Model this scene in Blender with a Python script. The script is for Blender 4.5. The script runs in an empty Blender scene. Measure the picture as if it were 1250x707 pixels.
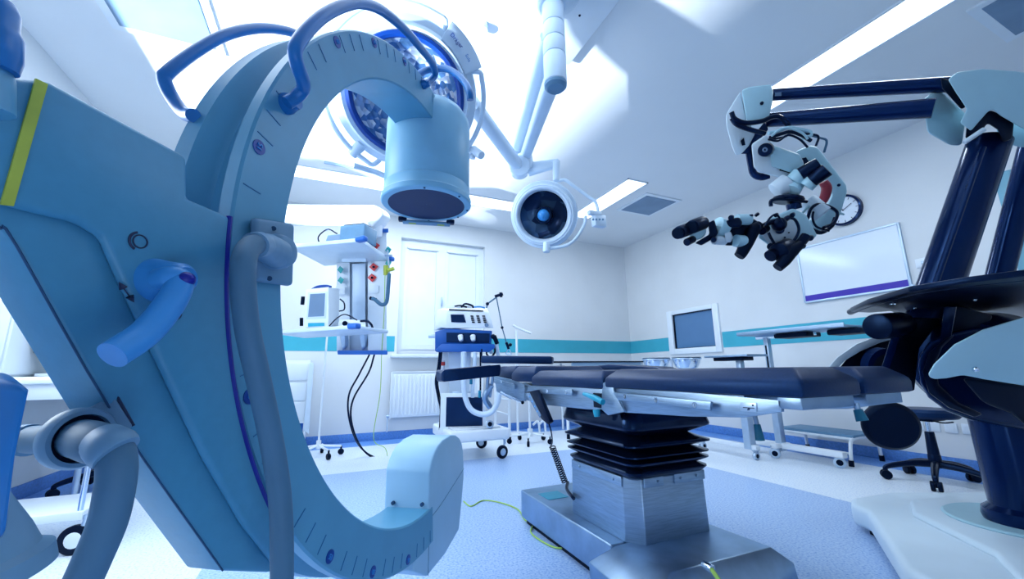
import bpy, bmesh, math, random
from mathutils import Vector, Matrix
random.seed(7)
R_ = math.radians
sc = bpy.context.scene
COL = sc.collection

# ------------------------------------------------------------------ camera
FPX, PITCH, ROLL, YAW, CH = 492.706, R_(11.3957), R_(-.676), R_(24.0746), .8369
_rl = Vector((math.cos(YAW), -math.sin(YAW), 0)); _fh = Vector((math.sin(YAW), math.cos(YAW), 0))
FWD = math.cos(PITCH) * _fh + math.sin(PITCH) * Vector((0, 0, 1))
_ul = -math.sin(PITCH) * _fh + math.cos(PITCH) * Vector((0, 0, 1))
RGT = math.cos(ROLL) * _rl + math.sin(ROLL) * _ul
UPV = -math.sin(ROLL) * _rl + math.cos(ROLL) * _ul
EYE = Vector((0, 0, CH))
cd = bpy.data.cameras.new('camera'); cam = bpy.data.objects.new('camera', cd); COL.objects.link(cam)
cd.sensor_width = 36; cd.lens = FPX * 36 / 1250; cd.clip_start = .05
m = Matrix((RGT, UPV, -FWD)).transposed().to_4x4(); m.translation = EYE
cam.matrix_world = m
sc.camera = cam

# ------------------------------------------------------------------ world, light, exposure
w = bpy.data.worlds.new('world'); sc.world = w; w.use_nodes = True
w.node_tree.nodes['Background'].inputs[0].default_value = (.45, .66, 1, 1)
w.node_tree.nodes['Background'].inputs[1].default_value = .3
sc.view_settings.view_transform = 'Standard'; sc.view_settings.look = 'None'
sc.view_settings.exposure = -0.18; sc.view_settings.gamma = 1
sc.view_settings.use_curve_mapping = False
try: sc.cycles.use_denoising = True; sc.cycles.max_bounces = 8
except Exception: pass
LT = (.83, .925, 1.0)

def area(name, loc, to, size, power, color=LT, size_y=None, shape=None):
    l = bpy.data.lights.new(name, 'AREA'); l.energy = power; l.color = color
    l.size = size
    if size_y: l.shape = 'RECTANGLE'; l.size_y = size_y
    if shape: l.shape = shape
    o = bpy.data.objects.new(name, l); COL.objects.link(o); o.location = loc
    o.rotation_euler = (Vector(to) - Vector(loc)).to_track_quat('-Z', 'Y').to_euler()
    return o
area('strip_light_near', (3.14, 1.25, 2.97), (3.14, 1.25, 0), .28, 24, size_y=1.4)
area('strip_light_far', (3.14, 4.0, 2.97), (3.14, 4.0, 0), .28, 17, size_y=1.2)
area('strip_light_back', (.7, 4.62, 2.97), (.7, 4.62, 0), 2.6, 42, size_y=.28)
area('ceiling_patch_light', (-4.5, 1.9, .05), (1.0, 2.0, 3.1), .16, 1700, shape='DISK')  # unseen lamp, added low outside to throw the bright patch on the ceiling
area('daylight_left', (-2.0, 2.1, 1.8), (1.5, 1.5, .6), 1.5, 66, size_y=1.2)
area('low_fill_rear', (.25, -.75, .22), (-.15, 1.0, .35), 1.0, 7, size_y=.5, color=(.75, .88, 1))  # added fill behind the camera, brightens the lower C-arm

# ------------------------------------------------------------------ helpers
def P(px, py, X=None, Y=None, Z=None, T=None):
    d = FWD + RGT * ((px - 625) / FPX) - UPV * ((py - 353.5) / FPX)
    if Z is not None: t = (Z - CH) / d.z
    elif X is not None: t = X / d.x
    elif Y is not None: t = Y / d.y
    else: t = T
    return EYE + d * t

CC = Vector((.296, 1.346, 1.077)); _az = .957
CR = Vector((math.cos(_az), math.sin(_az), 0)); CA = Vector((-math.sin(_az), math.cos(_az), 0)); CZ = Vector((0, 0, 1))
def L(r, a, z): return CC + CR * r + CA * a + CZ * z          # the C-arm's own frame
def PA(px, py, a):                                            # a pixel onto the plane at offset a in front of the C
    d = FWD + RGT * ((px - 625) / FPX) - UPV * ((py - 353.5) / FPX)
    t = CA.dot(CC + CA * a - EYE) / CA.dot(d)
    return EYE + d * t

def V(*a): return Vector(a)

def catmull(pts, k=6, closed=False):
    pts = [Vector(p) for p in pts]; n = len(pts); out = []
    if n < 3: return pts
    rng = range(n) if closed else range(n - 1)
    for i in rng:
        p0 = pts[i - 1] if (i > 0 or closed) else pts[0] * 2 - pts[1]
        p1 = pts[i]; p2 = pts[(i + 1) % n]
        p3 = pts[(i + 2) % n] if (i + 2 < n or closed) else pts[-1] * 2 - pts[-2]
        for j in range(k):
            t = j / k
            out.append(.5 * ((2 * p1) + (p2 - p0) * t + (2 * p0 - 5 * p1 + 4 * p2 - p3) * t * t + (3 * p1 - p0 - 3 * p2 + p3) * t ** 3))
    if not closed: out.append(pts[-1])
    return out

class MB:
    def __init__(s): s.bm = bmesh.new()
    def _add(s, b, bev=0, seg=2, ang=30):
        if bev:
            b.normal_update()
            es = [e for e in b.edges if len(e.link_faces) == 2 and e.calc_face_angle(0) > R_(ang)]
            if es: bmesh.ops.bevel(b, geom=es, offset=bev, segments=seg, affect='EDGES', profile=.5, clamp_overlap=True)
        bmesh.ops.recalc_face_normals(b, faces=b.faces[:])
        me = bpy.data.meshes.new('t'); b.to_mesh(me); b.free(); s.bm.from_mesh(me); bpy.data.meshes.remove(me)
        return s
    def box(s, c, size, rot=None, bev=0, seg=2):
        b = bmesh.new(); bmesh.ops.create_cube(b, size=1)
        M = Matrix.Translation(Vector(c)) @ (rot.to_4x4() if rot else Matrix()) @ Matrix.Diagonal((*size, 1))
        bmesh.ops.transform(b, matrix=M, verts=b.verts)
        return s._add(b, bev, seg)
    def bb(s, x0, x1, y0, y1, z0, z1, bev=0, seg=2):
        return s.box(((x0 + x1) / 2, (y0 + y1) / 2, (z0 + z1) / 2), (abs(x1 - x0), abs(y1 - y0), abs(z1 - z0)), None, bev, seg)
    def cyl(s, p0, p1, r0, r1=None, n=20, bev=0):
        p0 = Vector(p0); p1 = Vector(p1); r1 = r0 if r1 is None else r1
        d = p1 - p0; b = bmesh.new()
        bmesh.ops.create_cone(b, cap_ends=True, segments=n, radius1=max(r0, 1e-4), radius2=max(r1, 1e-4), depth=d.length)
        M = Matrix.Translation((p0 + p1) / 2) @ d.to_track_quat('Z', 'Y').to_matrix().to_4x4()
        bmesh.ops.transform(b, matrix=M, verts=b.verts)
        return s._add(b, bev, 2, 50)
    def sph(s, c, r, sc_=(1, 1, 1), rot=None, n=16):
        b = bmesh.new(); bmesh.ops.create_uvsphere(b, u_segments=n, v_segments=n // 2 + 2, radius=r)
        M = Matrix.Translation(Vector(c)) @ (rot.to_4x4() if rot else Matrix()) @ Matrix.Diagonal((*sc_, 1))
        bmesh.ops.transform(b, matrix=M, verts=b.verts)
        return s._add(b)
    def tube(s, pts, r, n=10, k=6, closed=False, smooth=True, flat=1.0):
        m_ = len(pts); rs = r if isinstance(r, (list, tuple)) else None
        q = catmull(pts, k, closed) if smooth else [Vector(p) for p in pts]
        def rad(i):
            if not rs: return r
            t = i / max(1, len(q) - 1) * (m_ - 1); j = min(int(t), m_ - 2); f = t - j
            return rs[j] * (1 - f) + rs[j + 1] * f
        b = bmesh.new(); N = len(q); rings = []; up = None
        for i in range(N):
            a = q[i - 1] if (i > 0 or closed) else q[0]; c = q[(i + 1) % N] if (i < N - 1 or closed) else q[-1]
            t = (c - a).normalized()
            if up is None: up = Vector((0, 0, 1)) if abs(t.z) < .9 else Vector((1, 0, 0))
            up = (up - t * up.dot(t)).normalized(); sd = t.cross(up)
            rr = rad(i)
            rings.append([b.verts.new(q[i] + up * (rr * flat * math.sin(6.28318 * j / n)) + sd * (rr * math.cos(6.28318 * j / n))) for j in range(n)])
        for i in range(N if closed else N - 1):
            A, B = rings[i], rings[(i + 1) % N]
            for j in range(n): b.faces.new((A[j], A[(j + 1) % n], B[(j + 1) % n], B[j]))
        if not closed: b.faces.new(rings[0][::-1]); b.faces.new(rings[-1])
        return s._add(b)
    def lathe(s, prof, o=(0, 0, 0), axis=(0, 0, 1), n=40, a0=0, a1=360, closed_prof=False):
        o = Vector(o); ax = Vector(axis).normalized(); u = ax.orthogonal().normalized() if abs(ax.z) < .999 else Vector((1, 0, 0))
        if abs(ax.z) < .999: u = (Vector((0, 0, 1)) - ax * ax.z).normalized()
        v = ax.cross(u); b = bmesh.new(); full = abs(a1 - a0) >= 359.9
        N = n if full else n + 1; rings = []
        for i in range(N):
            t = R_(a0 + (a1 - a0) * i / n); d = u * math.cos(t) + v * math.sin(t)
            rings.append([b.verts.new(o + d * max(r, 1e-4) + ax * z) for r, z in prof])
        K = len(prof)
        for i in range(N if full else N - 1):
            A, B = rings[i], rings[(i + 1) % N]
            for j in range(K if closed_prof else K - 1):
                try: b.faces.new((A[j], A[(j + 1) % K], B[(j + 1) % K], B[j]))
                except ValueError: pass
        if closed_prof and not full: b.faces.new(rings[0]); b.faces.new(rings[-1][::-1])
        bmesh.ops.remove_doubles(b, verts=b.verts, dist=2e-4)
        return s._add(b)
    def prism(s, pts, off, bev=0, seg=2, ang=30):
        b = bmesh.new(); pts = [Vector(p) for p in pts]; n = len(pts)
        if isinstance(off, float): off = (sum(pts, Vector()) / n - EYE).normalized() * off
        off = Vector(off)
        A = [b.verts.new(p) for p in pts]; B = [b.verts.new(p + off) for p in pts]
        b.faces.new(A); b.faces.new(B[::-1])
        for i in range(n): b.faces.new((A[i], B[i], B[(i + 1) % n], A[(i + 1) % n]))
        return s._add(b, bev, seg, ang)
    def loft(s, secs, closed_ends=True, bev=0):
        b = bmesh.new(); rr = [[b.verts.new(Vector(p)) for p in sec] for sec in secs]; n = len(rr[0])
        for i in range(len(rr) - 1):
            for j in range(n): b.faces.new((rr[i][j], rr[i][(j + 1) % n], rr[i + 1][(j + 1) % n], rr[i + 1][j]))
        if closed_ends: b.faces.new(rr[0][::-1]); b.faces.new(rr[-1])
        return s._add(b, bev)

LOC = {}
def tagp(o, label=None, cat=None, group=None, kind=None):
    if label: o['label'] = label
    if cat: o['category'] = cat
    if group: o['group'] = group
    if kind: o['kind'] = kind
    return o
def thing(name, label, cat, loc=(0, 0, 0), group=None):
    o = bpy.data.objects.new(name, None); COL.objects.link(o); o.location = loc; o.empty_display_size = .1
    LOC[o.name] = Vector(loc)
    return tagp(o, label, cat, group)
def obj(name, mb, mat, parent=None, label=None, smooth=True, loc=None, ang=35):
    me = bpy.data.meshes.new(name)
    base = LOC[parent.name] if parent else Vector(loc or (0, 0, 0))
    if base.length: bmesh.ops.translate(mb.bm, verts=mb.bm.verts, vec=-base)
    mb.bm.to_mesh(me); mb.bm.free()
    me.materials.append(mat)
    if smooth:
        me.polygons.foreach_set('use_smooth', [True] * len(me.polygons)); me.set_sharp_from_angle(angle=R_(ang))
    o = bpy.data.objects.new(name, me); COL.objects.link(o)
    if parent: o.parent = parent
    else: o.location = base
    LOC[o.name] = base
    if label: o['label'] = label
    return o
def single(name, mb, mat, label, cat, loc, group=None, **k):
    return tagp(obj(name, mb, mat, None, label, loc=loc, **k), None, cat, group)
def struct(name, mb, mat, parent=None, **k):
    o = obj(name, mb, mat, parent, **k)
    if not parent: o['kind'] = 'structure'
    return o
def copy_tree(o, loc, label=None):
    c = o.copy(); COL.objects.link(c); c.location = loc
    if label: c['label'] = label
    for ch in o.children:
        d = ch.copy(); COL.objects.link(d); d.parent = c
        for g in ch.children:
            e = g.copy(); COL.objects.link(e); e.parent = d
    return c

# ------------------------------------------------------------------ materials
def mat(name, col, rough=.45, metal=0, noise=0, nscale=20, bump=0, spec=.5, emit=None, es=0, coat=0, alpha=None, trans=0, col2=None, aniso=None, stint=None):
    m = bpy.data.materials.new(name); m.use_nodes = True; nt = m.node_tree; b = nt.nodes['Principled BSDF']
    b.inputs['Base Color'].default_value = (*col, 1); b.inputs['Roughness'].default_value = rough
    b.inputs['Metallic'].default_value = metal; b.inputs['Specular IOR Level'].default_value = spec
    b.inputs['Specular Tint'].default_value = (*(stint or (.75, .88, 1)), 1); b.inputs['Coat Weight'].default_value = coat; b.inputs['Transmission Weight'].default_value = trans
    if emit: b.inputs['Emission Color'].default_value = (*emit, 1); b.inputs['Emission Strength'].default_value = es
    tc = nt.nodes.new('ShaderNodeTexCoord'); mp = nt.nodes.new('ShaderNodeMapping')
    nt.links.new(tc.outputs['Object'], mp.inputs[0])
    if aniso: mp.inputs['Scale'].default_value = aniso
    nz = nt.nodes.new('ShaderNodeTexNoise'); nz.inputs['Scale'].default_value = nscale; nz.inputs['Detail'].default_value = 4
    nt.links.new(mp.outputs[0], nz.inputs['Vector'])
    if noise:
        mx = nt.nodes.new('ShaderNodeMix'); mx.data_type = 'RGBA'
        c2 = col2 or tuple(c * (1 - noise) for c in col)
        mx.inputs[6].default_value = (*col, 1); mx.inputs[7].default_value = (*c2, 1)
        rp = nt.nodes.new('ShaderNodeMapRange'); rp.inputs[1].default_value = .35; rp.inputs[2].default_value = .65
        nt.links.new(nz.outputs[0], rp.inputs[0]); nt.links.new(rp.outputs[0], mx.inputs[0]); nt.links.new(mx.outputs[2], b.inputs['Base Color'])
    if bump:
        bp = nt.nodes.new('ShaderNodeBump'); bp.inputs['Strength'].default_value = bump; bp.inputs['Distance'].default_value = .002
        nt.links.new(nz.outputs[0], bp.inputs['Height']); nt.links.new(bp.outputs[0], b.inputs['Normal'])
    return m

M = dict(
    wall=mat('wall_paint', (.72, .755, .79), .6, noise=.03, nscale=3, bump=.05),
    ceil=mat('ceiling_paint', (.80, .83, .865), .75, noise=.02, nscale=2),
    teal=mat('teal_stripe', (.05, .42, .56), .5, noise=.08, nscale=4),
    cove=mat('blue_cove', (.10, .27, .68), .45, noise=.25, nscale=60),
    white=mat('white_enamel', (.78, .85, .93), .35, noise=.03, nscale=8),
    bwhite=mat('lamp_white', (.62, .76, .92), .35, noise=.04, nscale=8),
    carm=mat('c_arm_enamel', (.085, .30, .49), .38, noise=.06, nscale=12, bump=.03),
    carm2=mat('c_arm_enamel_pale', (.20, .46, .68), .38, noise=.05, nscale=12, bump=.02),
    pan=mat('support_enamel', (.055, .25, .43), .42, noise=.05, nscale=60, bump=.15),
    blue=mat('blue_handle', (.008, .15, .46), .35, noise=.1, nscale=10),
    lblue=mat('brake_lever_blue', (.035, .26, .66), .42, noise=.08, nscale=20),
    dblue=mat('indigo_plastic', (.003, .008, .26), .4, noise=.1, nscale=20),
    badge=mat('badge_blue', (.0, .045, .30), .4, noise=.1, nscale=20),
    ink=mat('black_ink', (.01, .02, .07), .6, noise=.1, nscale=20),
    tick=mat('tick_ink', (.025, .15, .36), .6, noise=.1, nscale=20),
    yellow=mat('yellow_tape', (.42, .50, .06), .5, noise=.15, nscale=30),
    seam=mat('seam_blue', (.01, .06, .16), .7, noise=.1, nscale=20),
    hose=mat('grey_hose', (.055, .15, .26), .62, noise=.08, nscale=15, bump=.05),
    grey=mat('grey_plastic', (.12, .26, .42), .5, noise=.06, nscale=30, bump=.06),
    gdark=mat('detector_face', (.006, .02, .085), .45, noise=.1, nscale=20, spec=.3, stint=(.18, .42, 1)),
    black=mat('black_plastic', (.002, .005, .020), .30, spec=.35, noise=.3, nscale=20, bump=.04, stint=(.18, .42, 1)),
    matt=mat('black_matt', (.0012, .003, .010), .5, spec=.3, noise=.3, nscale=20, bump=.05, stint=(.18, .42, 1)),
    navy=mat('navy_enamel', (.002, .010, .055), .16, noise=.15, nscale=6, stint=(.18, .42, 1)),
    vinyl=mat('black_vinyl', (.004, .016, .060), .42, noise=.2, nscale=120, bump=.12, stint=(.18, .42, 1)),
    rubber=mat('bellows_rubber', (.002, .006, .022), .18, noise=.2, nscale=10, stint=(.18, .42, 1)),
    steel=mat('brushed_steel', (.34, .46, .60), .42, 1, noise=.18, nscale=14, aniso=(1, 1, 14)),
    steelb=mat('satin_steel', (.34, .47, .63), .38, 1, noise=.2, nscale=9),
    chrome=mat('chrome', (.75, .83, .92), .12, 1, noise=.05, nscale=10),
    alu=mat('aluminium', (.50, .62, .76), .4, .8, noise=.08, nscale=20),
    mic=mat('microscope_shell', (.42, .67, .78), .4, noise=.04, nscale=10),
    micw=mat('microscope_white', (.62, .74, .84), .4, noise=.04, nscale=10),
    base=mat('stand_base_white', (.70, .83, .93), .3, noise=.03, nscale=6),
    redc=mat('red_clutch', (.32, .02, .04), .4, noise=.1, nscale=20),
    red=mat('red_socket', (.75, .06, .06), .4, noise=.1, nscale=20),
    green=mat('green_socket', (.02, .38, .38), .4, noise=.1, nscale=20),
    tgrip=mat('teal_grip', (.01, .15, .24), .45, noise=.1, nscale=20),
    tlever=mat('turquoise_lever', (.01, .34, .52), .35, noise=.1, nscale=20),
    screen=mat('grey_screen', (.15, .24, .38), .2, noise=.1, nscale=3),
    dscreen=mat('dark_screen', (.006, .018, .06), .12, noise=.3, nscale=3, stint=(.18, .42, 1)),
    vblue=mat('ventilator_blue', (.01, .10, .42), .4, noise=.1, nscale=10),
    shelf=mat('shelf_top', (.62, .74, .88), .35, noise=.04, nscale=10),
    sblue=mat('bumper_blue', (.02, .14, .55), .4, noise=.1, nscale=10),
    wire=mat('earth_wire', (.42, .60, .10), .5, noise=.3, nscale=60, col2=(.30, .55, .12)),
    blind=mat('window_blind', (.78, .86, .97), .7, noise=.03, nscale=6),
    diff=mat('pale_diffuser', (.19, .30, .45), .5, noise=.15, nscale=3),
    tubeh=mat('tube_housing_enamel_lit', (.31, .54, .75), .38, noise=.04, nscale=10),  # paler than the ring enamel, imitates light falling on the housing
    hatchb=mat('pale_blue_panel', (.34, .52, .72), .4, noise=.05, nscale=5),
    vent=mat('vent_grille', (.34, .48, .68), .5, noise=.1, nscale=10),
    violet=mat('violet_strip', (.05, .02, .42), .4, noise=.05, nscale=10),
    board=mat('whiteboard', (.80, .88, .98), .12, noise=.02, nscale=3),
    glaze=mat('hatch_glass', (.10, .22, .42), .15, noise=.08, nscale=3),
    tglass=mat('window_glass', (.05, .18, .32), .1, noise=.2, nscale=3),
    tframe=mat('window_frame_teal', (.18, .42, .55), .4, noise=.05, nscale=8),
    cup=mat('cabinet_white', (.80, .87, .94), .35, noise=.02, nscale=6),
    rad=mat('radiator_white', (.80, .87, .95), .35, noise=.02, nscale=6),
)
def lamp_mat(name, es):
    return mat(name, (.9, .95, 1), .5, emit=(.86, .94, 1), es=es)
M['tube'] = lamp_mat('lit_diffuser', 2.6)
def reflector(name, dark, light, scale):
    m = bpy.data.materials.new(name); m.use_nodes = True; nt = m.node_tree; b = nt.nodes['Principled BSDF']
    b.inputs['Metallic'].default_value = .6; b.inputs['Roughness'].default_value = .22
    tc = nt.nodes.new('ShaderNodeTexCoord'); vo = nt.nodes.new('ShaderNodeTexVoronoi'); vo.inputs['Scale'].default_value = scale
    cr = nt.nodes.new('ShaderNodeValToRGB'); nt.links.new(tc.outputs['Object'], vo.inputs['Vector'])
    sp = nt.nodes.new('ShaderNodeSeparateColor'); nt.links.new(vo.outputs['Color'], sp.inputs[0])
    nt.links.new(sp.outputs[0], cr.inputs[0]); nt.links.new(cr.outputs[0], b.inputs['Base Color'])
    cr.color_ramp.elements[0].color = (*dark, 1); cr.color_ramp.elements[1].color = (*light, 1)
    cr.color_ramp.interpolation = 'CONSTANT'; e = cr.color_ramp.elements.new(.5); e.color = tuple((a + c) / 2 for a, c in zip((*dark, 1), (*light, 1)))
    cr.color_ramp.elements[2].position = .75
    bp = nt.nodes.new('ShaderNodeBump'); bp.inputs['Strength'].default_value = .5; bp.inputs['Distance'].default_value = .01
    nt.links.new(vo.outputs['Distance'], bp.inputs['Height']); nt.links.new(bp.outputs[0], b.inputs['Normal'])
    return m
M['refl'] = reflector('facet_reflector', (.12, .28, .55), (.9, .95, 1), 30)
M['refl2'] = reflector('dark_facet_reflector', (.01, .03, .09), (.06, .13, .24), 12)

def floor_mat():
    m = bpy.data.materials.new('speckled_vinyl_floor'); m.use_nodes = True; nt = m.node_tree; N = nt.nodes; Lk = nt.links
    b = N['Principled BSDF']; b.inputs['Roughness'].default_value = .32
    geo = N.new('ShaderNodeTexCoord'); sp = N.new('ShaderNodeSeparateXYZ'); Lk.new(geo.outputs['Object'], sp.inputs[0])
    def cmp_(sock, op, val):
        n = N.new('ShaderNodeMath'); n.operation = op; Lk.new(sock, n.inputs[0]); n.inputs[1].default_value = val; return n.outputs[0]
    def mul(a, c):
        n = N.new('ShaderNodeMath'); n.operation = 'MULTIPLY'; Lk.new(a, n.inputs[0]); Lk.new(c, n.inputs[1]); return n.outputs[0]
    x, y = sp.outputs[0], sp.outputs[1]
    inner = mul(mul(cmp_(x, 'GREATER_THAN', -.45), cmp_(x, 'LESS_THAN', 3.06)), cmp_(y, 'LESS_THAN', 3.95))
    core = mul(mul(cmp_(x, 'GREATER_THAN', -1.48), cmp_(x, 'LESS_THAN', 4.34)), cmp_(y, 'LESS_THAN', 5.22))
    def spk(scale, c0, c1, c2, lo, hi):
        nz = N.new('ShaderNodeTexNoise'); nz.inputs['Scale'].default_value = scale; nz.inputs['Detail'].default_value = 2
        Lk.new(geo.outputs['Object'], nz.inputs['Vector'])
        cr = N.new('ShaderNodeValToRGB'); Lk.new(nz.outputs[0], cr.inputs[0])
        e = cr.color_ramp.elements; e[0].position = lo; e[0].color = (*c0, 1); e[1].position = hi; e[1].color = (*c2, 1)
        k = cr.color_ramp.elements.new((lo + hi) / 2); k.color = (*c1, 1); return cr.outputs[0]
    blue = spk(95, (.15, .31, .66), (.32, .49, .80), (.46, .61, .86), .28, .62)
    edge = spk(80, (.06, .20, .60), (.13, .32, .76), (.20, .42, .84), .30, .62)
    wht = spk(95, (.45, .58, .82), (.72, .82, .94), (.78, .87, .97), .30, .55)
    def mix(f, a, c):
        n = N.new('ShaderNodeMix'); n.data_type = 'RGBA'; Lk.new(f, n.inputs[0]); Lk.new(a, n.inputs[6]); Lk.new(c, n.inputs[7]); return n.outputs[2]
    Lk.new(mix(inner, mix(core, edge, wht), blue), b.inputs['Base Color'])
    return m
M['floor'] = floor_mat()

# ================================================================== THE ROOM
WX0, WX1, WY0, WY1, H = -1.91, 4.72, -2.0, 5.58, 3.0
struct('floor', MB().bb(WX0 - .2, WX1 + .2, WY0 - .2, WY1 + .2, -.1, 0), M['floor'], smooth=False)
struct('ceiling', MB().bb(WX0 - .2, WX1 + .2, WY0 - .2, WY1 + .2, H, H + .1), M['ceil'], smooth=False)
ly0, ly1, lz0, lz1 = 1.2, 3.45, 1.16, 2.45           # unseen window opening, sized to shape the light patch on the ceiling
struct('wall_left', MB().bb(WX0 - .12, WX0, WY0, ly0, 0, H).bb(WX0 - .12, WX0, ly1, WY1, 0, H).bb(WX0 - .12, WX0, ly0, ly1, 0, lz0).bb(WX0 - .12, WX0, ly0, ly1, lz1, H), M['wall'], smooth=False)
struct('unseen_window', MB().bb(WX0 - .08, WX0 - .03, ly0, ly0 + .05, lz0, lz1, .004).bb(WX0 - .08, WX0 - .03, ly1 - .05, ly1, lz0, lz1, .004).bb(WX0 - .079, WX0 - .031, ly0 + .05, ly1 - .05, lz1 - .05, lz1, .004).bb(WX0 - .079, WX0 - .031, ly0 + .05, ly1 - .05, lz0, lz0 + .04, .004), M['white'])
struct('wall_front', MB().bb(WX0, WX1, WY0 - .2, WY0, 0, H), M['wall'], smooth=False)
wx0, wx1, wz0, wz1 = .80, 2.05, 1.07, 2.70
wb = MB()
wb.bb(WX0 - .2, wx0, WY1, WY1 + .2, 0, H).bb(wx1, WX1 + .2, WY1, WY1 + .2, 0, H)
wb.bb(wx0, wx1, WY1, WY1 + .2, 0, wz0).bb(wx0, wx1, WY1, WY1 + .2, wz1, H)
struct('wall_back', wb, M['wall'], smooth=False)
hy0, hy1, hz0, hz1 = 3.86, 4.58, 1.13, 1.64          # hatch opening
ry0, ry1, rz0, rz1 = .10, 1.06, 1.55, 2.24           # right window opening
wr = MB()
for (y0, y1, z0, z1) in ((hy1, WY1, 0, H), (hy0, hy1, 0, hz0), (hy0, hy1, hz1, H), (ry1, hy0, 0, H), (ry0, ry1, 0, rz0), (ry0, ry1, rz1, H), (WY0, ry0, 0, H)):
    wr.bb(WX1, WX1 + .2, y0, y1, z0, z1)
struct('wall_right', wr, M['wall'], smooth=False)
# teal stripe, cove
zb, zt = 1.105, 1.309
struct('trim_1', MB().bb(WX0, wx0 - .03, WY1 - .004, WY1, zb, zt), M['teal'], smooth=False)
struct('trim_2', MB().bb(wx1 + .03, WX1, WY1 - .004, WY1, zb, zt), M['teal'], smooth=False)
struct('trim_3', MB().bb(WX1 - .004, WX1, 4.70, WY1, zb, zt), M['teal'], smooth=False)
struct('trim_4', MB().bb(WX1 - .004, WX1, 1.0, 3.76, zb, zt), M['teal'], smooth=False)
for nm, bx in (('baseboard_back', (WX0, WX1, WY1 - .012, WY1)), ('baseboard_right', (WX1 - .012, WX1, WY0, WY1)), ('baseboard_left', (WX0, WX0 + .012, WY0, WY1))):
    struct(nm, MB().bb(*bx, 0, .10, bev=.003), M['cove'])
# window with closed blinds
win = struct('window_1', MB().bb(wx0, wx0 + .07, WY1 + .08, WY1 + .16, wz0, wz1).bb(wx1 - .07, wx1, WY1 + .08, WY1 + .16, wz0, wz1)
             .bb(wx0 + .07, wx1 - .07, WY1 + .081, WY1 + .16, wz1 - .08, wz1).bb(wx0 + .07, wx1 - .07, WY1 + .081, WY1 + .16, wz0, wz0 + .07)
             .bb(1.37, 1.45, WY1 + .075, WY1 + .16, wz0 + .07, wz1 - .08), M['white'])
for (a, c) in ((wx0 + .07, 1.37), (1.45, wx1 - .07)):
    struct('window_sash', MB().bb(a, a + .05, WY1 + .07, WY1 + .15, wz0 + .07, wz1 - .08).bb(c - .05, c, WY1 + .07, WY1 + .15, wz0 + .07, wz1 - .08)
           .bb(a + .05, c - .05, WY1 + .071, WY1 + .15, wz1 - .14, wz1 - .08).bb(a + .05, c - .05, WY1 + .071, WY1 + .15, wz0 + .07, wz0 + .13), M['white'], win)
    struct('window_blind', MB().bb(a + .052, c - .052, WY1 + .085, WY1 + .095, wz0 + .132, wz1 - .142), M['blind'], win)
    struct('blind_case', MB().bb(a + .02, c - .02, WY1 + .045, WY1 + .069, wz1 - .135, wz1 - .095, .006), M['white'], win)
struct('window_handle', MB().bb(1.40, 1.42, WY1 + .035, WY1 + .06, 1.75, 1.89, .005), M['alu'], win)
struct('window_sill', MB().bb(wx0 - .08, wx1 + .08, WY1 - .12, WY1 + .09, wz0 - .045, wz0, .01), M['white'], win)
# hatch window
hw = struct('window_2', MB().bb(WX1 - .03, WX1 + .06, 3.77, hy0, 1.05, 1.70, .006).bb(WX1 - .03, WX1 + .06, hy1, 4.68, 1.05, 1.70, .006)
            .bb(WX1 - .03, WX1 + .06, hy0, hy1, hz1, 1.70, .004).bb(WX1 - .03, WX1 + .06, hy0, hy1, 1.05, hz0, .004), M['white'])
struct('hatch_pane', MB().bb(WX1 + .02, WX1 + .03, hy0, hy1, hz0, hz1), M['glaze'], hw, smooth=False)
struct('hatch_gasket', MB().bb(WX1 - .004, WX1 + .022, hy0, hy0 + .012, hz0, hz1).bb(WX1 - .004, WX1 + .022, hy1 - .012, hy1, hz0, hz1).bb(WX1 - .004, WX1 + .022, hy0, hy1, hz1 - .012, hz1).bb(WX1 - .004, WX1 + .022, hy0, hy1, hz0, hz0 + .008), M['matt'], hw, smooth=False)
# right-hand window
rw = struct('window_3', MB().bb(WX1 - .02, WX1 + .08, ry0 - .08, ry0, rz0 - .08, rz1 + .08, .005).bb(WX1 - .02, WX1 + .08, ry1, ry1 + .09, rz0 - .08, rz1 + .08, .005)
            .bb(WX1 - .02, WX1 + .08, ry0, ry1, rz1, rz1 + .08, .005).bb(WX1 - .02, WX1 + .08, ry0, ry1, rz0 - .08, rz0, .005), M['tframe'])
struct('window_pane', MB().bb(WX1 + .04, WX1 + .05, ry0, ry1, rz0, rz1), M['tglass'], rw, smooth=False)

# ------------------------------------------------------------------ ceiling fittings
def strip(x0, x1, y0, y1, label):
    t = thing('ceiling_light', label, 'ceiling light', ((x0 + x1) / 2, (y0 + y1) / 2, H), 'recessed strip lights in the ceiling')
    f = MB()
    for (a, b_, c, d) in ((x0, x1, y0, y0 + .015), (x0, x1, y1 - .015, y1), (x0, x0 + .015, y0, y1), (x1 - .015, x1, y0, y1)):
        f.bb(a, b_, c, d, H - .012, H)
    obj('frame', f, M['white'], t)
    obj('diffuser', MB().bb(x0 + .015, x1 - .015, y0 + .015, y1 - .015, H - .008, H - .001), M['tube'], t, smooth=False)
strip(2.99, 3.29, .35, 1.95, 'long white strip light in the ceiling above the microscope arm')
strip(2.99, 3.29, 3.38, 4.62, 'white strip light beside the square vent, behind the small surgical lamp')
strip(-.9, 2.15, 4.48, 4.79, 'long white strip light running along the back wall above the window')
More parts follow.
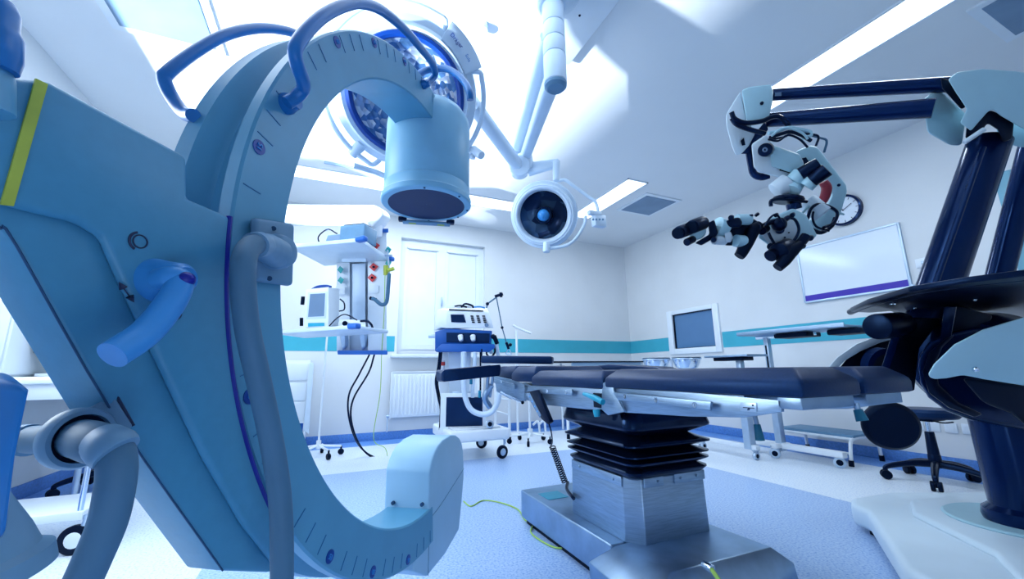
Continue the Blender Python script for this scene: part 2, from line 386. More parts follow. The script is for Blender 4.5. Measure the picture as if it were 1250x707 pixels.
def vent(x0, x1, y0, y1, label, flat=False):
    t = thing('ceiling_vent', label, 'vent', ((x0 + x1) / 2, (y0 + y1) / 2, H))
    f = MB(); fw = .05
    for (a, b_, c, d) in ((x0, x1, y0, y0 + fw), (x0, x1, y1 - fw, y1), (x0, x0 + fw, y0 + fw, y1 - fw), (x1 - fw, x1, y0 + fw, y1 - fw)):
        f.bb(a, b_, c, d, H - .014, H)
    obj('frame', f, M['white'], t)
    g = MB()
    if flat: g.bb(x0 + fw, x1 - fw, y0 + fw, y1 - fw, H - .02, H - .001, .004)
    else:
        g.bb(x0 + fw, x1 - fw, y0 + fw, y1 - fw, H - .003, H - .001)
        k = int((y1 - y0 - 2 * fw) / .03)
        for i in range(k): g.box((x0 / 2 + x1 / 2, y0 + fw + .015 + i * .03, H - .008), (x1 - x0 - 2 * fw, .018, .003), Matrix.Rotation(R_(25), 3, 'X'))
    obj('grille', g, M['diff' if flat else 'vent'], t, smooth=False)
vent(3.46, 4.05, 3.60, 4.20, 'square grey-blue vent panel in the ceiling near the back right corner', True)
vent(3.46, 4.06, .16, .78, 'square grey-blue ceiling vent at the top right corner of the view', True)
vent(-1.40, -.80, 2.40, 3.0, 'large pale square ceiling diffuser above the blue handles at top left', True)
single('ceiling_rail', MB().bb(-.2, .3, 4.30, 4.33, H - .02, H, .004), M['vent'], 'thin grey rail on the ceiling seen through the C-arm ring', 'rail', (0, 4.3, H))
single('smoke_detector', MB().cyl((.72, 2.02, H), (.72, 2.02, H - .09), .04, .035).cyl((.72, 2.02, H), (.72, 2.02, H - .012), .055), M['bwhite'], 'short white stub with round grey end hanging at the ceiling plate corner', 'ceiling fitting', (.72, 2.02, H))

# ceiling plate + column
pl = thing('ceiling_plate', 'large flat square white plate around the lamp column', 'ceiling plate', (1.1, 1.6, H))
obj('plate', MB().bb(.74, 1.40, .95, 2.10, H - .05, H, .008), M['white'], pl)
obj('screw', MB().sph((1.24, 1.72, H - .05), .008, n=8), M['black'], pl)

# ================================================================== SURGICAL LIGHTS
colx, coly = 1.015, 1.66
lc = thing('surgical_light_column', 'white segmented column and folding arms hanging from the ceiling', 'lamp column', (colx, coly, H - .05))
obj('ceiling_flange', MB().lathe([(0, 0), (.15, 0), (.16, -.015), (.13, -.05), (.075, -.09), (0, -.09)], (colx, coly, H - .05)), M['bwhite'], lc)
cm = MB(); z = H - .13
for k, hgt in enumerate((.14, .10, .10, .17)):
    cm.cyl((colx, coly, z), (colx, coly, z - hgt + .006), .062, n=32, bev=.004); cm.cyl((colx, coly, z - hgt + .007), (colx, coly, z - hgt - .001), .058, n=32); z -= hgt
obj('column', cm, M['bwhite'], lc)
cz = z
obj('end_cap', MB().lathe([(0, -.03), (.045, -.03), (.06, -.015), (.062, 0), (0, 0)], (colx, coly, cz)), M['grey'], lc)
for px in ((664, 93), (692, 90)):
    pass
J = P(634, 205, T=2.95)
def arm(p, q, w0, h0, w1, h1, m_='bwhite'):
    p = Vector(p); q = Vector(q); d = (q - p).normalized(); sd = d.cross(V(0, 0, 1)).normalized(); up = sd.cross(d)
    def sec(c, w, h):
        o = []
        for i in range(16):
            t = 6.28318 * i / 16; cx = math.copysign(abs(math.cos(t)) ** .6, math.cos(t)); sy = math.copysign(abs(math.sin(t)) ** .6, math.sin(t))
            o.append(c + sd * (cx * w / 2) + up * (sy * h / 2))
        return o
    return MB().loft([sec(p, w0, h0), sec(q, w1, h1)])
obj('upper_arm', arm((colx - .02, coly + .02, 2.66), P(629, 186, T=3.02), .10, .11, .07, .08), M['bwhite'], lc)
obj('lower_arm', arm((colx, coly + .02, cz + .06), P(641, 191, T=2.95), .09, .10, .07, .09), M['bwhite'], lc)
jj = obj('elbow_joint', MB().cyl(P(640, 188, T=2.95), P(643, 208, T=2.95), .055, n=24, bev=.006).cyl(P(626, 184, T=3.0), P(630, 204, T=3.0), .05, n=24, bev=.006), M['bwhite'], lc)

# big lamp --------------------------------------------------------
BL = P(496, 119, T=1.95)
bn = (EYE - BL).normalized(); bn = (bn + V(0, 0, -.12)).normalized()       # faces the camera, slightly down
def frame_of(n):
    u = (V(0, 0, 1) - n * n.z).normalized(); return u, n.cross(u)          # up in the disc, and to the side
bu, bv = frame_of(bn)                                                       # bv points to the viewer's right or left
if bv.dot(RGT) < 0: bv = -bv
def BD(ang, r, d=0): return BL + bu * (r * math.sin(ang)) + bv * (r * math.cos(ang)) + bn * d
big = thing('surgical_light', 'large round surgical lamp with dark blue seal behind the ring of the C-arm', 'surgical lamp', BL)
obj('housing', MB().lathe([(.270, -.01), (.298, 0), (.302, -.02), (.315, -.04), (.345, -.05), (.352, -.075), (.335, -.11), (.25, -.17), (.12, -.20), (.001, -.20)], BL, bn, 72), M['bwhite'], big)
obj('seal_ring', MB().lathe([(.246, -.014), (.250, .0), (.262, .008), (.276, .004), (.282, -.012), (.262, -.02)], BL, bn, 72, closed_prof=True), M['badge'], big)
obj('reflector', MB().lathe([(.25, -.012), (.23, -.05), (.17, -.11), (.09, -.14), (.001, -.145)], BL, bn, 56), M['refl'], big)
lm = MB().cyl(BL + bn * -.12, BL + bn * -.05, .055, .05, 28, .005).cyl(BL + bn * -.05, BL + bn * -.02, .035, .03, 24, .004)
obj('lamp_module', lm, M['blue'], big)
for a0, a1 in ((62, 150), (-40, 28), (158, 250)):
    pts = [BD(R_(a0), .345, -.06)] + [BD(R_(a0 + (a1 - a0) * (.04 + .92 * i / 14)), .385, -.05) for i in range(15)] + [BD(R_(a1), .345, -.06)]
    obj('hand_rail', MB().tube(pts, .0125, 10, 3), M['bwhite'], big)
sec = [BD(R_(28 + 34 * i / 10), .40, -.045) for i in range(11)] + [BD(R_(62 - 34 * i / 10), .306, -.02) for i in range(11)]
obj('text_panel', MB().prism(sec, bn * -.02, .003), M['bwhite'], big)
def text_mesh(txt, size, o, xd, yd, n, depth=.0015):
    cu = bpy.data.curves.new('txt', 'FONT'); cu.body = txt; cu.size = size; cu.extrude = depth; cu.align_x = 'CENTER'; cu.align_y = 'CENTER'
    cu.resolution_u = 2
    to = bpy.data.objects.new('txt', cu); me = bpy.data.meshes.new_from_object(to)
    b = MB(); b.bm.from_mesh(me); bpy.data.objects.remove(to); bpy.data.meshes.remove(me); bpy.data.curves.remove(cu)
    Mx = Matrix((xd, yd, n)).transposed().to_4x4(); Mx.translation = o
    bmesh.ops.transform(b.bm, matrix=Mx, verts=b.bm.verts)
    return b
for txt, a_, sz, mt in (('Dräger', 52, .026, 'badge'), ('Sola', 38, .021, 'lblue')):
    c = BD(R_(a_), .352, -.03); rd = (bu * math.sin(R_(a_)) + bv * math.cos(R_(a_))); tg = (bv * math.sin(R_(a_)) - bu * math.cos(R_(a_)))
    obj('lettering', text_mesh(txt, sz, c + bn * .004, tg, rd, tg.cross(rd)), M[mt], big, smooth=False)
kn = P(432, 202, T=1.95)
obj('pivot_knob', MB().cyl(BD(R_(231), .33, -.06), BD(R_(231), .41, -.06), .03, .026, 20, .004), M['bwhite'], big)
obj('yoke', MB().tube([kn, P(455, 209, T=2.0), P(490, 218, T=2.05), P(540, 200, T=2.15), P(585, 187, T=2.2)], .014, 10), M['bwhite'], big)
obj('yoke_end', MB().cyl(P(577, 183, T=2.2), P(588, 190, T=2.15), .026, .022, 16, .004).cyl(P(577, 190, T=2.18), P(577, 194, T=2.18), .014, n=10), M['bwhite'], big)
obj('spring_arm', arm(J, P(577, 127, T=2.25), .08, .085, .075, .08), M['bwhite'], big)
obj('spring_arm_joint', MB().cyl(J - RGT * .0 - FWD * .07, J + FWD * .05, .075, n=28, bev=.008), M['bwhite'], big)
obj('arm_bracket', MB().tube([P(577, 127, T=2.25), P(571, 119, T=2.2), P(566, 124, T=2.12), BL + bn * -.1 + bv * .2], .03, 10), M['bwhite'], big)

# small lamp ------------------------------------------------------
SL = P(663, 263, T=2.80)
sn = ((EYE - SL).normalized() + RGT * -.12 + V(0, 0, -.05)).normalized()
su, sv = frame_of(sn)
if sv.dot(RGT) < 0: sv = -sv
def SD(ang, r, d=0): return SL + su * (r * math.sin(R_(ang))) + sv * (r * math.cos(R_(ang))) + sn * d
sm = thing('surgical_light', 'small round surgical lamp with blue bulb hanging right of the detector', 'surgical lamp', SL)
obj('housing', MB().lathe([(.176, -.005), (.205, .004), (.212, -.01), (.214, -.03), (.232, -.035), (.238, -.055), (.228, -.075), (.20, -.11), (.10, -.14), (.001, -.145)], SL, sn, 60), M['bwhite'], sm)
obj('reflector', MB().lathe([(.180, -.006), (.15, -.05), (.09, -.08), (.001, -.09)], SL, sn, 40), M['refl2'], sm)
obj('bulb_collar', MB().cyl(SL + sn * -.085, SL + sn * -.02, .062, .058, 28, .004), M['black'], sm)
obj('bulb', MB().sph(SL + sn * -.018, .042), M['lblue'], sm, 'bright blue bulb cover')
obj('rim_cover', MB().lathe([(.166, -.028), (.166, -.02), (.180, .004), (.19, .008), (.20, .002), (.185, -.012)], SL, sn, 60, closed_prof=True), M['bwhite'], sm)
boxc = P(731, 270, T=2.75)
obj('control_box', MB().box(boxc, (.095, .05, .09), bev=.01).box(boxc + V(-.04, -.01, .045), (.10, .035, .03), bev=.006), M['bwhite'], sm)
kb = MB()
for k in range(4): kb.box(P(724 + k * 4.0, 268, T=2.70), (.012, .006, .012), Matrix.Rotation(-YAW, 3, 'Z'))
obj('button', kb, M['grey'], sm)
obj('lower_yoke', MB().tube([P(715, 264, T=2.76), P(713, 275, T=2.74), P(703, 291, T=2.72), P(690, 300, T=2.72), P(667, 304, T=2.74)], .011, 10), M['bwhite'], sm)
obj('yoke_nub', MB().cyl(P(667, 296, T=2.74), P(667, 308, T=2.72), .022, .024, 16, .004), M['bwhite'], sm)
obj('upper_yoke', MB().tube([P(682, 221, T=2.85), P(690, 220, T=2.84), P(703, 229, T=2.82), P(718, 240, T=2.80), P(727, 247, T=2.79), P(731, 262, T=2.76)], .011, 10), M['bwhite'], sm)
obj('drop_post', MB().cyl(P(679, 197, T=2.9), P(679, 221, T=2.85), .028, .022, 18, .004), M['bwhite'], sm)
obj('extension_arm', arm(P(645, 207, T=2.95), P(682, 199, T=2.9), .06, .10, .05, .06), M['bwhite'], sm)

# ================================================================== C-ARM X-RAY UNIT
ca = thing('x_ray_c_arm', 'big blue-white C-arm X-ray unit filling the left side of the view', 'x-ray machine', L(-.95, .1, -1.077))
prof = [(.670, .004), (.674, 0), (.776, 0), (.780, .004), (.780, .026), (.776, .030), (.742, .034), (.735, .042), (.735, .095), (.742, .102), (.770, .108), (.778, .114), (.780, .146), (.776, .150), (.674, .150), (.670, .146)]
def ring(mb, a0, a1, n, pr):
    b = bmesh.new(); rs = []
    for i in range(n + 1):
        t = R_(a0 + (a1 - a0) * i / n)
        rs.append([b.verts.new(L(r * math.cos(t), a, r * math.sin(t))) for r, a in pr])
    K = len(pr)
    for i in range(n):
        for j in range(K): b.faces.new((rs[i][j], rs[i][(j + 1) % K], rs[i + 1][(j + 1) % K], rs[i + 1][j]))
    b.faces.new(rs[0]); b.faces.new(rs[-1][::-1])
    mb._add(b)
cm = MB(); ring(cm, 88, 276, 120, prof)
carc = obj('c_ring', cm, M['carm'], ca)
tk = MB(); na = -.0012
for k in range(0, 62):
    th = 92.3 + 3.79 * k
    if th > 276 or 176 < th < 198: continue
    if k % 4 == 1: continue
    t = R_(th); d = V(0, 0, 0) + CR * math.cos(t) + CZ * math.sin(t); s_ = -CR * math.sin(t) + CZ * math.cos(t)
    tk.prism([CC + d * .735 + s_ * .0006, CC + d * .770 + s_ * .0006, CC + d * .770 - s_ * .0006, CC + d * .735 - s_ * .0006], CA * na)
obj('scale_marks', tk, M['tick'], carc, smooth=False)
for th, tx in ((109.8, '60'), (124.5, '45'), (139.4, '30'), (169.9, '15'), (201.2, '0'), (232, '15'), (247.2, '30'), (262.3, '45')):
    t = R_(th); d = CR * math.cos(t) + CZ * math.sin(t); c = CC + d * .759
    b = MB().cyl(c, c + CA * -.0016, .0125, n=28)
    bd = obj('scale_badge', b, M['badge'], carc)
    obj('badge_number', text_mesh(tx, .014, c + CA * -.0022, CR * math.sin(t) * 1.0 - CZ * math.cos(t) if False else (CR * -math.sin(t) + CZ * math.cos(t)) * -1, d, CA * -1), M['lblue'], bd, smooth=False)
_t = R_(160.5); _d = CR * math.cos(_t) + CZ * math.sin(_t); _c = CC + CA * .085
obj('screw', MB().lathe([(.004, 0), (.007, 0), (.007, .002), (.004, .002)], _c + _d * .734, _d, 16, closed_prof=True).cyl(_c + _d * .734, _c + _d * .7365, .0025, n=10), M['seam'], carc)

# carrier panel
ea = -.012
def loc2(px, py, a=ea):
    q = PA(px, py, a) - CC; return q.dot(CR), q.z
edge = []
a_top, a_bot = 181.0, 222.0
for i in range(25):
    t = R_(a_top + (a_bot - a_top) * i / 24); edge.append((.800 * math.cos(t), .800 * math.sin(t)))
outl = [loc2(-60, 60), loc2(8, 96), loc2(50, 98), loc2(222, 190), loc2(223, 240)] + edge + [loc2(330, 699), loc2(272, 697), loc2(140, 508), loc2(20, 300), loc2(2, 280), loc2(-60, 240)]
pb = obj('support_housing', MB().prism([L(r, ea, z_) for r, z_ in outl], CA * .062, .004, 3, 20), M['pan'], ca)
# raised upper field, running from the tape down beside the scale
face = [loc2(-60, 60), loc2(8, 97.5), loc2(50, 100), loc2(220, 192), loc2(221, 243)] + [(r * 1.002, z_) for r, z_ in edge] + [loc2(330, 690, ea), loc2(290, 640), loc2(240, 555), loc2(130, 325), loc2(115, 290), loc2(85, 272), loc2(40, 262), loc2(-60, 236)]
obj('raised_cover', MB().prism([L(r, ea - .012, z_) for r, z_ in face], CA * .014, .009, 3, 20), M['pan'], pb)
obj('scale_edge_strip', MB().tube([L(.804 * math.cos(R_(t)), ea - .010, .804 * math.sin(R_(t))) for t in range(181, 223, 3)], .0042, 8), M['dblue'], pb, 'indigo strip along the scale')
tp = [PA(42, 96, ea - .0125), PA(57, 103, ea - .0125), PA(15, 252, ea - .0125), PA(-1, 250, ea - .0125)]
obj('yellow_tape', MB().prism(tp, CA * -.002), M['yellow'], pb, 'yellow-green stripe', smooth=False)
def line(pxs, a, r, mt, nm, par):
    obj(nm, MB().tube([PA(x, y, a) for x, y in pxs], r, 6, 4), M[mt], par)
line([(-20, 262), (2, 280), (20, 300), (140, 508), (272, 697)], ea, .0011, 'seam', 'panel_seam', pb)
sy = MB()
def circ(px, py, rr, w_, a0=0, a1=360):
    c = PA(px, py, ea - .0125); u = CR; v = CZ
    b = bmesh.new(); n = 28; R1, R0 = rr + w_, rr - w_; A = []
    for i in range(n + 1):
        t = R_(a0 + (a1 - a0) * i / n); d = u * math.cos(t) + v * math.sin(t)
        A.append([b.verts.new(c + d * R0), b.verts.new(c + d * R1), b.verts.new(c + d * R1 + CA * -.0008), b.verts.new(c + d * R0 + CA * -.0008)])
    for i in range(n):
        for j in range(4): b.faces.new((A[i][j], A[i][(j + 1) % 4], A[i + 1][(j + 1) % 4], A[i + 1][j]))
    sy._add(b)
circ(171, 295, .0075, .0007); circ(170, 295, .0105, .0013, 110, 250)
obj('pictogram', sy, M['ink'], pb, smooth=False); sy = MB()
circ(214, 383, .0075, .0007); circ(213, 384, .0095, .0011, 150, 250)
obj('pictogram', sy, M['ink'], pb, smooth=False); sy = MB()
a_, c_ = PA(150, 351, ea - .013), PA(159, 363, ea - .013)
sy.cyl(a_, c_, .0008, n=6); dd = (c_ - a_).normalized()
sy.cyl(a_ + dd * .001, a_ - dd * .007, .004, .0002, 8); sy.cyl(c_ - dd * .001, c_ + dd * .007, .004, .0002, 8)
obj('pictogram', sy, M['ink'], pb, smooth=False)
# brake lever
kb0 = PA(192, 342, ea - .012)
lev = obj('brake_knob', MB().lathe([(0, -.045), (.013, -.044), (.018, -.038), (.020, -.026), (.023, -.012), (.026, 0), (0, 0)], kb0, CA * 1, 36), M['lblue'], ca)
q0, q1 = PA(216, 343, ea - .075), PA(135, 436, ea - .085)
lp = [PA(194, 341, ea - .035), PA(208, 339, ea - .050), PA(220, 344, ea - .058), PA(208, 370, ea - .062), PA(178, 406, ea - .066), PA(137, 434, ea - .070)]
obj('brake_lever', MB().tube(lp, [.0125, .013, .0135, .0145, .0145, .0140], 20, 8), M['lblue'], lev)
obj('lever_cap', MB().sph(PA(227, 341, ea - .066), .0095, (1, 1, .9)), M['dblue'], lev, 'indigo end cap of the lever')
# connector plate and thick hose
cp = PA(327, 308, -.006)
u_, v_ = CR, CZ
pc = [PA(302, 266, -.001), PA(352, 274, -.001), PA(350, 350, -.001), PA(303, 344, -.001)]
plate = obj('connector_plate', MB().prism(pc, CA * -.016, .008, 3), M['grey'], ca)
sc1 = MB()
for p in ((334, 279), (329, 340)): sc1.cyl(PA(*p, -.016), PA(*p, -.019), .004, n=14)
obj('screw', sc1, M['seam'], plate)
obj('cable_boss', MB().lathe([(0, .034), (.014, .034), (.024, .029), (.029, .018), (.030, .0), (0, 0)], PA(332, 308, -.016), -CA, 32).tube([PA(338, 309, -.036), PA(326, 303, -.048), PA(318, 299, -.062)], [.024, .023, .019], 20), M['grey'], plate)
hp = [PA(330, 304, -.05), PA(318, 298, -.065), PA(305, 302, -.085), PA(298, 318, -.10), PA(297, 350, -.105), PA(302, 400, -.105), PA(315, 460, -.105), PA(330, 530, -.105), PA(341, 600, -.105), PA(344, 660, -.105), PA(344, 760, -.105)]
obj('cable_hose', MB().tube(hp, .0145, 18, 6), M['hose'], ca, 'thick grey cable hose hanging from the ring')
obj('hose_collar', MB().tube([PA(322, 300.5, -.058), PA(317, 298.5, -.066), PA(311, 299.5, -.075)], .0185, 18, 4), M['grey'], ca)
# hose clamp lower left
ka, kb_ = P(28, 537, T=.46), P(120, 545, T=.385)
kd = ((kb_ - ka).normalized() + RGT * .3).normalized(); kc = P(95, 535, T=.412)
obj('hose_clamp', MB().lathe([(.0235, -.010), (.0225, 0), (.0235, .010), (.0275, .010), (.0300, .005), (.0300, -.005), (.0275, -.010)], kc, kd, 40, closed_prof=True), M['grey'], ca)
obj('clamp_gap_shade', MB().cyl(kc - kd * .006, kc + kd * .004, .0232, n=40), M['matt'], ca)  # black disc paints the shade in the gap inside the clamp ring
obj('clamp_bracket', MB().prism([P(139, 483, T=.447), P(162, 520, T=.447), P(125, 556, T=.425), P(92, 502, T=.425), P(110, 497, T=.432)], .016, .002), M['grey'], ca)
obj('bracket_edge', MB().tube([P(137, 483, T=.450), P(142, 483, T=.450), P(163, 520, T=.450)], .0016, 6, smooth=False), M['ink'], ca)
el = obj('hose_stub', MB().tube([ka, (ka + kc) / 2, kc, P(118, 541, T=.385), P(135, 548, T=.375)], [.0145, .015, .0185, .0185, .016], 22, 6), M['hose'], ca)
obj('stub_flange', MB().tube([P(30, 537, T=.458), P(36, 537.5, T=.452)], .017, 24, 3, smooth=False), M['grey'], el)
obj('stub_flange', MB().tube([P(128, 541, T=.380), P(138, 548, T=.373), P(143, 553, T=.372)], [.018, .0195, .018], 22, 4), M['grey'], el)
hp3 = [P(x, y, T=t) for x, y, t in ((130, 543, .378), (140, 552, .374), (143, 572, .372), (140, 600, .37), (131, 640, .368), (112, 685, .366), (92, 730, .364), (70, 790, .36))]
obj('lower_hose', MB().tube(hp3, .0148, 20, 6), M['hose'], ca, 'grey hose bending down at lower left')
# foreground blue grip and grey shell at far left
def G(px, py, T): return P(px, py, T=T)
gp = [G(-60, 462, .26), G(28, 466, .26), G(37, 478, .26), G(20, 560, .26), G(8, 660, .26), G(-60, 700, .26)]
obj('blue_grip', MB().prism(gp, (FWD - RGT * 1.5) * .035, .008, 3), M['blue'], ca)
obj('grey_shell', MB().lathe([(.0, .10), (.012, .10), (.018, .06), (.027, .03), (.030, .016), (.036, .012), (.036, 0), (0, 0)], G(-26, 716, .27), (UPV * 1.0 - RGT * .18), 40), M['grey'], ca)
tcap = MB().lathe([(0, 0), (.020, 0), (.022, .01), (.022, .028), (.019, .034), (.019, .048), (.016, .056), (0, .056)], G(-22, 80, .33), (UPV - RGT * -.06), 40)
kn_ = obj('corner_knob', tcap, M['blue'], ca)
obj('knob_tip', MB().lathe([(0, 0), (.0165, 0), (.016, .004), (.009, .009), (0, .010)], G(-16, 4, .33) + V(0, 0, -.004), UPV, 28), M['yellow'], kn_)
obj('knob_base', MB().lathe([(0, .0), (.024, 0), (.024, .03), (.02, .042), (0, .044)], G(-36, 132, .33), UPV, 28), M['carm'], ca)
# detector
DR = .12
def DC(z_): return L(DR, .075, z_)
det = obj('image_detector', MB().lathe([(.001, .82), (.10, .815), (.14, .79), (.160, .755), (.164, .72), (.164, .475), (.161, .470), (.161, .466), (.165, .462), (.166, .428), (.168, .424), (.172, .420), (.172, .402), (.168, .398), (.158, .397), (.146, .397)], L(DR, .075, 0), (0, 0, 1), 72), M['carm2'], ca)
obj('detector_face', MB().lathe([(.148, .398), (.001, .401)], L(DR, .075, 0), (0, 0, 1), 64), M['gdark'], det, 'dark round input face')
_dd = (CR * .92 + CA * .39).normalized(); _tt = CZ.cross(_dd); _rm = Matrix((_tt, _dd, CZ)).transposed()
_dc = DC(.388) + _dd * .168
dbk = obj('detector_bracket', MB().box(_dc, (.20, .035, .010), _rm, .003), M['grey'], det)
for k in (-1, 1):
    obj('bracket_clip', MB().box(_dc + _tt * (.10 * k) - _dd * .012 + CZ * .006, (.035, .03, .018), _rm, .005), M['black'], dbk)
    obj('bracket_sticker', MB().box(_dc + _tt * (.06 * k) - CZ * .0055, (.03, .014, .001), _rm), M['yellow'], dbk, smooth=False)
sc2 = MB()
for t in (200, 250, 300, 330, 20): 
    c = L(DR + .161 * math.cos(R_(t)), .075 + .161 * math.sin(R_(t)), .397); sc2.cyl(c, c - CZ * .003, .004, n=10)
sc2.cyl(L(DR + .10, .075 - .128, .68), L(DR + .10, .075 - .135, .68), .006, n=12)
obj('screw', sc2, M['seam'], det)
# neck that carries the detector: curved web from ring to cylinder
obj('detector_neck', MB().prism([L(r, .004, z_) for r, z_ in ((-.035, .672), (.03, .672), (.08, .70), (.08, .80), (.0, .782), (-.035, .776))], CA * .142, .004, 2), M['carm'], det)
# tube housing at the bottom
tb = [(.047, -.700), (.047, -.557), (.062, -.528), (.085, -.506), (.115, -.490), (.16, -.478), (.24, -.473), (.30, -.482), (.345, -.500), (.375, -.525), (.392, -.556), (.400, -.60), (.405, -.657), (.380, -.75), (.351, -.834), (.20, -.86), (.047, -.86), (-.06, -.80), (-.02, -.72)]
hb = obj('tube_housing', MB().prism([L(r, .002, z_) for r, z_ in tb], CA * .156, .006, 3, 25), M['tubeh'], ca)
sc3 = MB()
for a in (.025, .125): sc3.cyl(L(.047, a, -.655), L(.040, a, -.655), .006, n=14)
obj('screw', sc3, M['seam'], hb)
obj('housing_seam', MB().tube([L(.047, .0015, -.70), L(.15, .0015, -.685), L(.30, .0015, -.65), L(.402, .0015, -.625)], .0012, 6).tube([L(.05, .0015, -.72), L(.052, .0015, -.86)], .0012, 6), M['grey'], hb)
# handles
def hmount(c, n, par, r0=.019):
    obj('handle_mount', MB().lathe([(0, 0), (r0, 0), (r0, .006), (r0 * .72, .018), (r0 * .62, .026), (0, .026)], c, n, 24), M['blue'], par)
hA = [(350, 126, -.02), (361, 119, -.03), (370, 108, -.045), (369, 96, -.06), (363, 80, -.07), (360, 64, -.075), (366, 49, -.075), (381, 31, -.075), (400, 16, -.075), (423, 6, -.075), (443, 4, -.075), (468, 14, -.075), (494, 36, -.07), (513, 58, -.06), (527, 76, -.05), (531, 90, -.035), (525, 99, -.02), (518, 102, -.01)]
h1 = obj('handle', MB().tube([PA(x, y, a) for x, y, a in hA], .0118, 14, 5), M['blue'], ca, 'big blue bow handle on the near face of the ring')
hmount(PA(349, 127, 0), -CA, h1); hmount(PA(516, 103, 0.0), -CA, h1, .016)
hB = [(236, 141, .13), (226, 139, .17), (212, 122, .20), (201, 99, .21), (206, 88, .21), (240, 62, .21), (275, 43, .21), (310, 35, .21), (340, 36, .21), (366, 44, .21), (400, 66, .21)]
obj('handle', MB().tube([PA(x, y, a) for x, y, a in hB], .0118, 14, 5), M['blue'], ca, 'blue bow handle on the far face of the ring')
hC = [(508, 92, 1.62), (520, 86, 1.66), (533, 84, 1.68), (545, 84, 1.66), (558, 91, 1.62), (568, 102, 1.58), (573, 113, 1.55), (574, 122, 1.55)]
obj('handle', MB().tube([P(x, y, T=t) for x, y, t in hC], .0135, 12, 5), M['blue'], ca, 'blue handle curving around the top of the detector')

# ================================================================== OPERATING TABLE
X0 = 1.05
ot = thing('operating_table', 'long operating table with black pads on a steel pedestal base', 'operating table', (1.29, 1.6, 0))
bpoly = [(1.045, 2.22), (1.05, 2.26), (1.54, 2.26), (1.545, 2.22), (1.545, 1.43), (1.045, 1.43)]
obj('base', MB().prism([V(x, y, .03) for x, y in bpoly], V(0, 0, .14), .008, 3), M['steelb'], ot)
fo = [[V(x, y, .03) for x, y in ((.965, 1.46), (.935, 1.10), (1.50, 1.08), (1.66, 1.11), (1.66, 1.50))], [V(x, y, .115) for x, y in ((.960, 1.46), (.935, 1.12), (1.49, 1.10), (1.65, 1.12), (1.64, 1.49))],
      [V(x, y, .172) for x, y in ((1.05, 1.41), (1.09, 1.165), (1.48, 1.155), (1.575, 1.15), (1.56, 1.45))]]
obj('base_foot', MB().loft(fo, bev=.004), M['steelb'], ot)
obj('base_plinth', MB().bb(1.07, 1.52, 1.14, 2.23, 0, .04), M['matt'], ot)
obj('base_label', MB().bb(1.10, 1.22, 2.02, 2.14, .170, .172), M['tlever'], ot, 'turquoise plate on the base', smooth=False)
pp = [(1.12, 1.82), (1.50, 1.82), (1.52, 1.80), (1.52, 1.40), (1.50, 1.36), (1.16, 1.36), (1.11, 1.42), (1.11, 1.80)]
q2 = [V(x, y, .17) for x, y in pp]; q3 = [V(1.315 + (x - 1.315) * .985, 1.59 + (y - 1.59) * .97, .41) for x, y in pp]
obj('pedestal', MB().loft([q2, q3], bev=.004), M['steel'], ot)
st = MB()
st.bb(1.105, 1.113, 1.42, 1.79, .375, .412, .002).bb(1.17, 1.27, 1.358, 1.366, .375, .412, .002).bb(1.33, 1.50, 1.358, 1.366, .375, .412, .002)
for y in (1.47, 1.72): st.sph((1.103, y, .394), .006, n=8)
for x in (1.24, 1.36, 1.45): st.sph((x, 1.356, .394), .006, n=8)
obj('pedestal_lip', st, M['steel'], ot)
# bellows
secs = []
def rr_sec(cx, cy, hx, hy, z_, rc=.07, n=6):
    o = []
    for (sx, sy, a0) in ((1, 1, 0), (-1, 1, 90), (-1, -1, 180), (1, -1, 270)):
        for i in range(n):
            t = R_(a0 + 90 * i / (n - 1)); o.append(V(cx + sx * (hx - rc) + rc * math.cos(t), cy + sy * (hy - rc) + rc * math.sin(t), z_))
    return o
zs = [(z_, h_, h_ + .03) for z_, h_ in ((.402, .185), (.412, .200), (.428, .214), (.434, .214), (.446, .185), (.466, .222), (.471, .222), (.480, .192), (.491, .224), (.496, .224), (.512, .172), (.533, .230), (.539, .230), (.553, .195), (.567, .168), (.580, .195), (.599, .232), (.608, .234), (.640, .226), (.668, .218))]
obj('bellows', MB().loft([rr_sec(1.315, 1.585, hx, hy, z_, .05) for z_, hx, hy in zs]), M['rubber'], ot, ang=70)
# column head under the frame
obj('head_frame', MB().bb(1.14, 1.50, 1.25, 1.95, .67, .74, .006), M['steelb'], ot)
def tp_(px, py): return P(px, py, X=X0)
# side plates (near side), extruded across the table width for the far pair
def side(pts, nm, th=.012, mt='steel', x=X0, bev=.0015):
    obj(nm, MB().prism([P(px, py, X=x) for px, py in pts], V(th, 0, 0), bev), M[mt], ot)
    obj(nm, MB().prism([P(px, py, X=x) + V(.50 - th, 0, 0) for px, py in pts], V(th, 0, 0), bev), M[mt], ot)
side([(738, 470), (953, 489), (954, 503), (908, 510), (840, 508.5), (760, 503.5), (755, 490), (743, 482)], 'side_plate')
side([(640, 467), (648, 471), (735, 473), (735, 500), (718, 500), (662, 494), (640, 488)], 'side_plate')
side([(603, 459), (622, 463), (645, 471), (640, 490), (622, 487), (606, 478)], 'side_plate')
for a_, b_ in ((X0, X0 + .22), (X0 + .28, X0 + .46)): obj('leg_plate', MB().bb(a_, b_, .64, .70, .735, .766, .003), M['steelb'], ot)
obj('cross_member', MB().bb(X0 + .013, X0 + .487, .80, 1.36, .742, .764, .003).bb(X0 + .013, X0 + .487, 1.5, 2.6, .735, .755, .003), M['steelb'], ot)
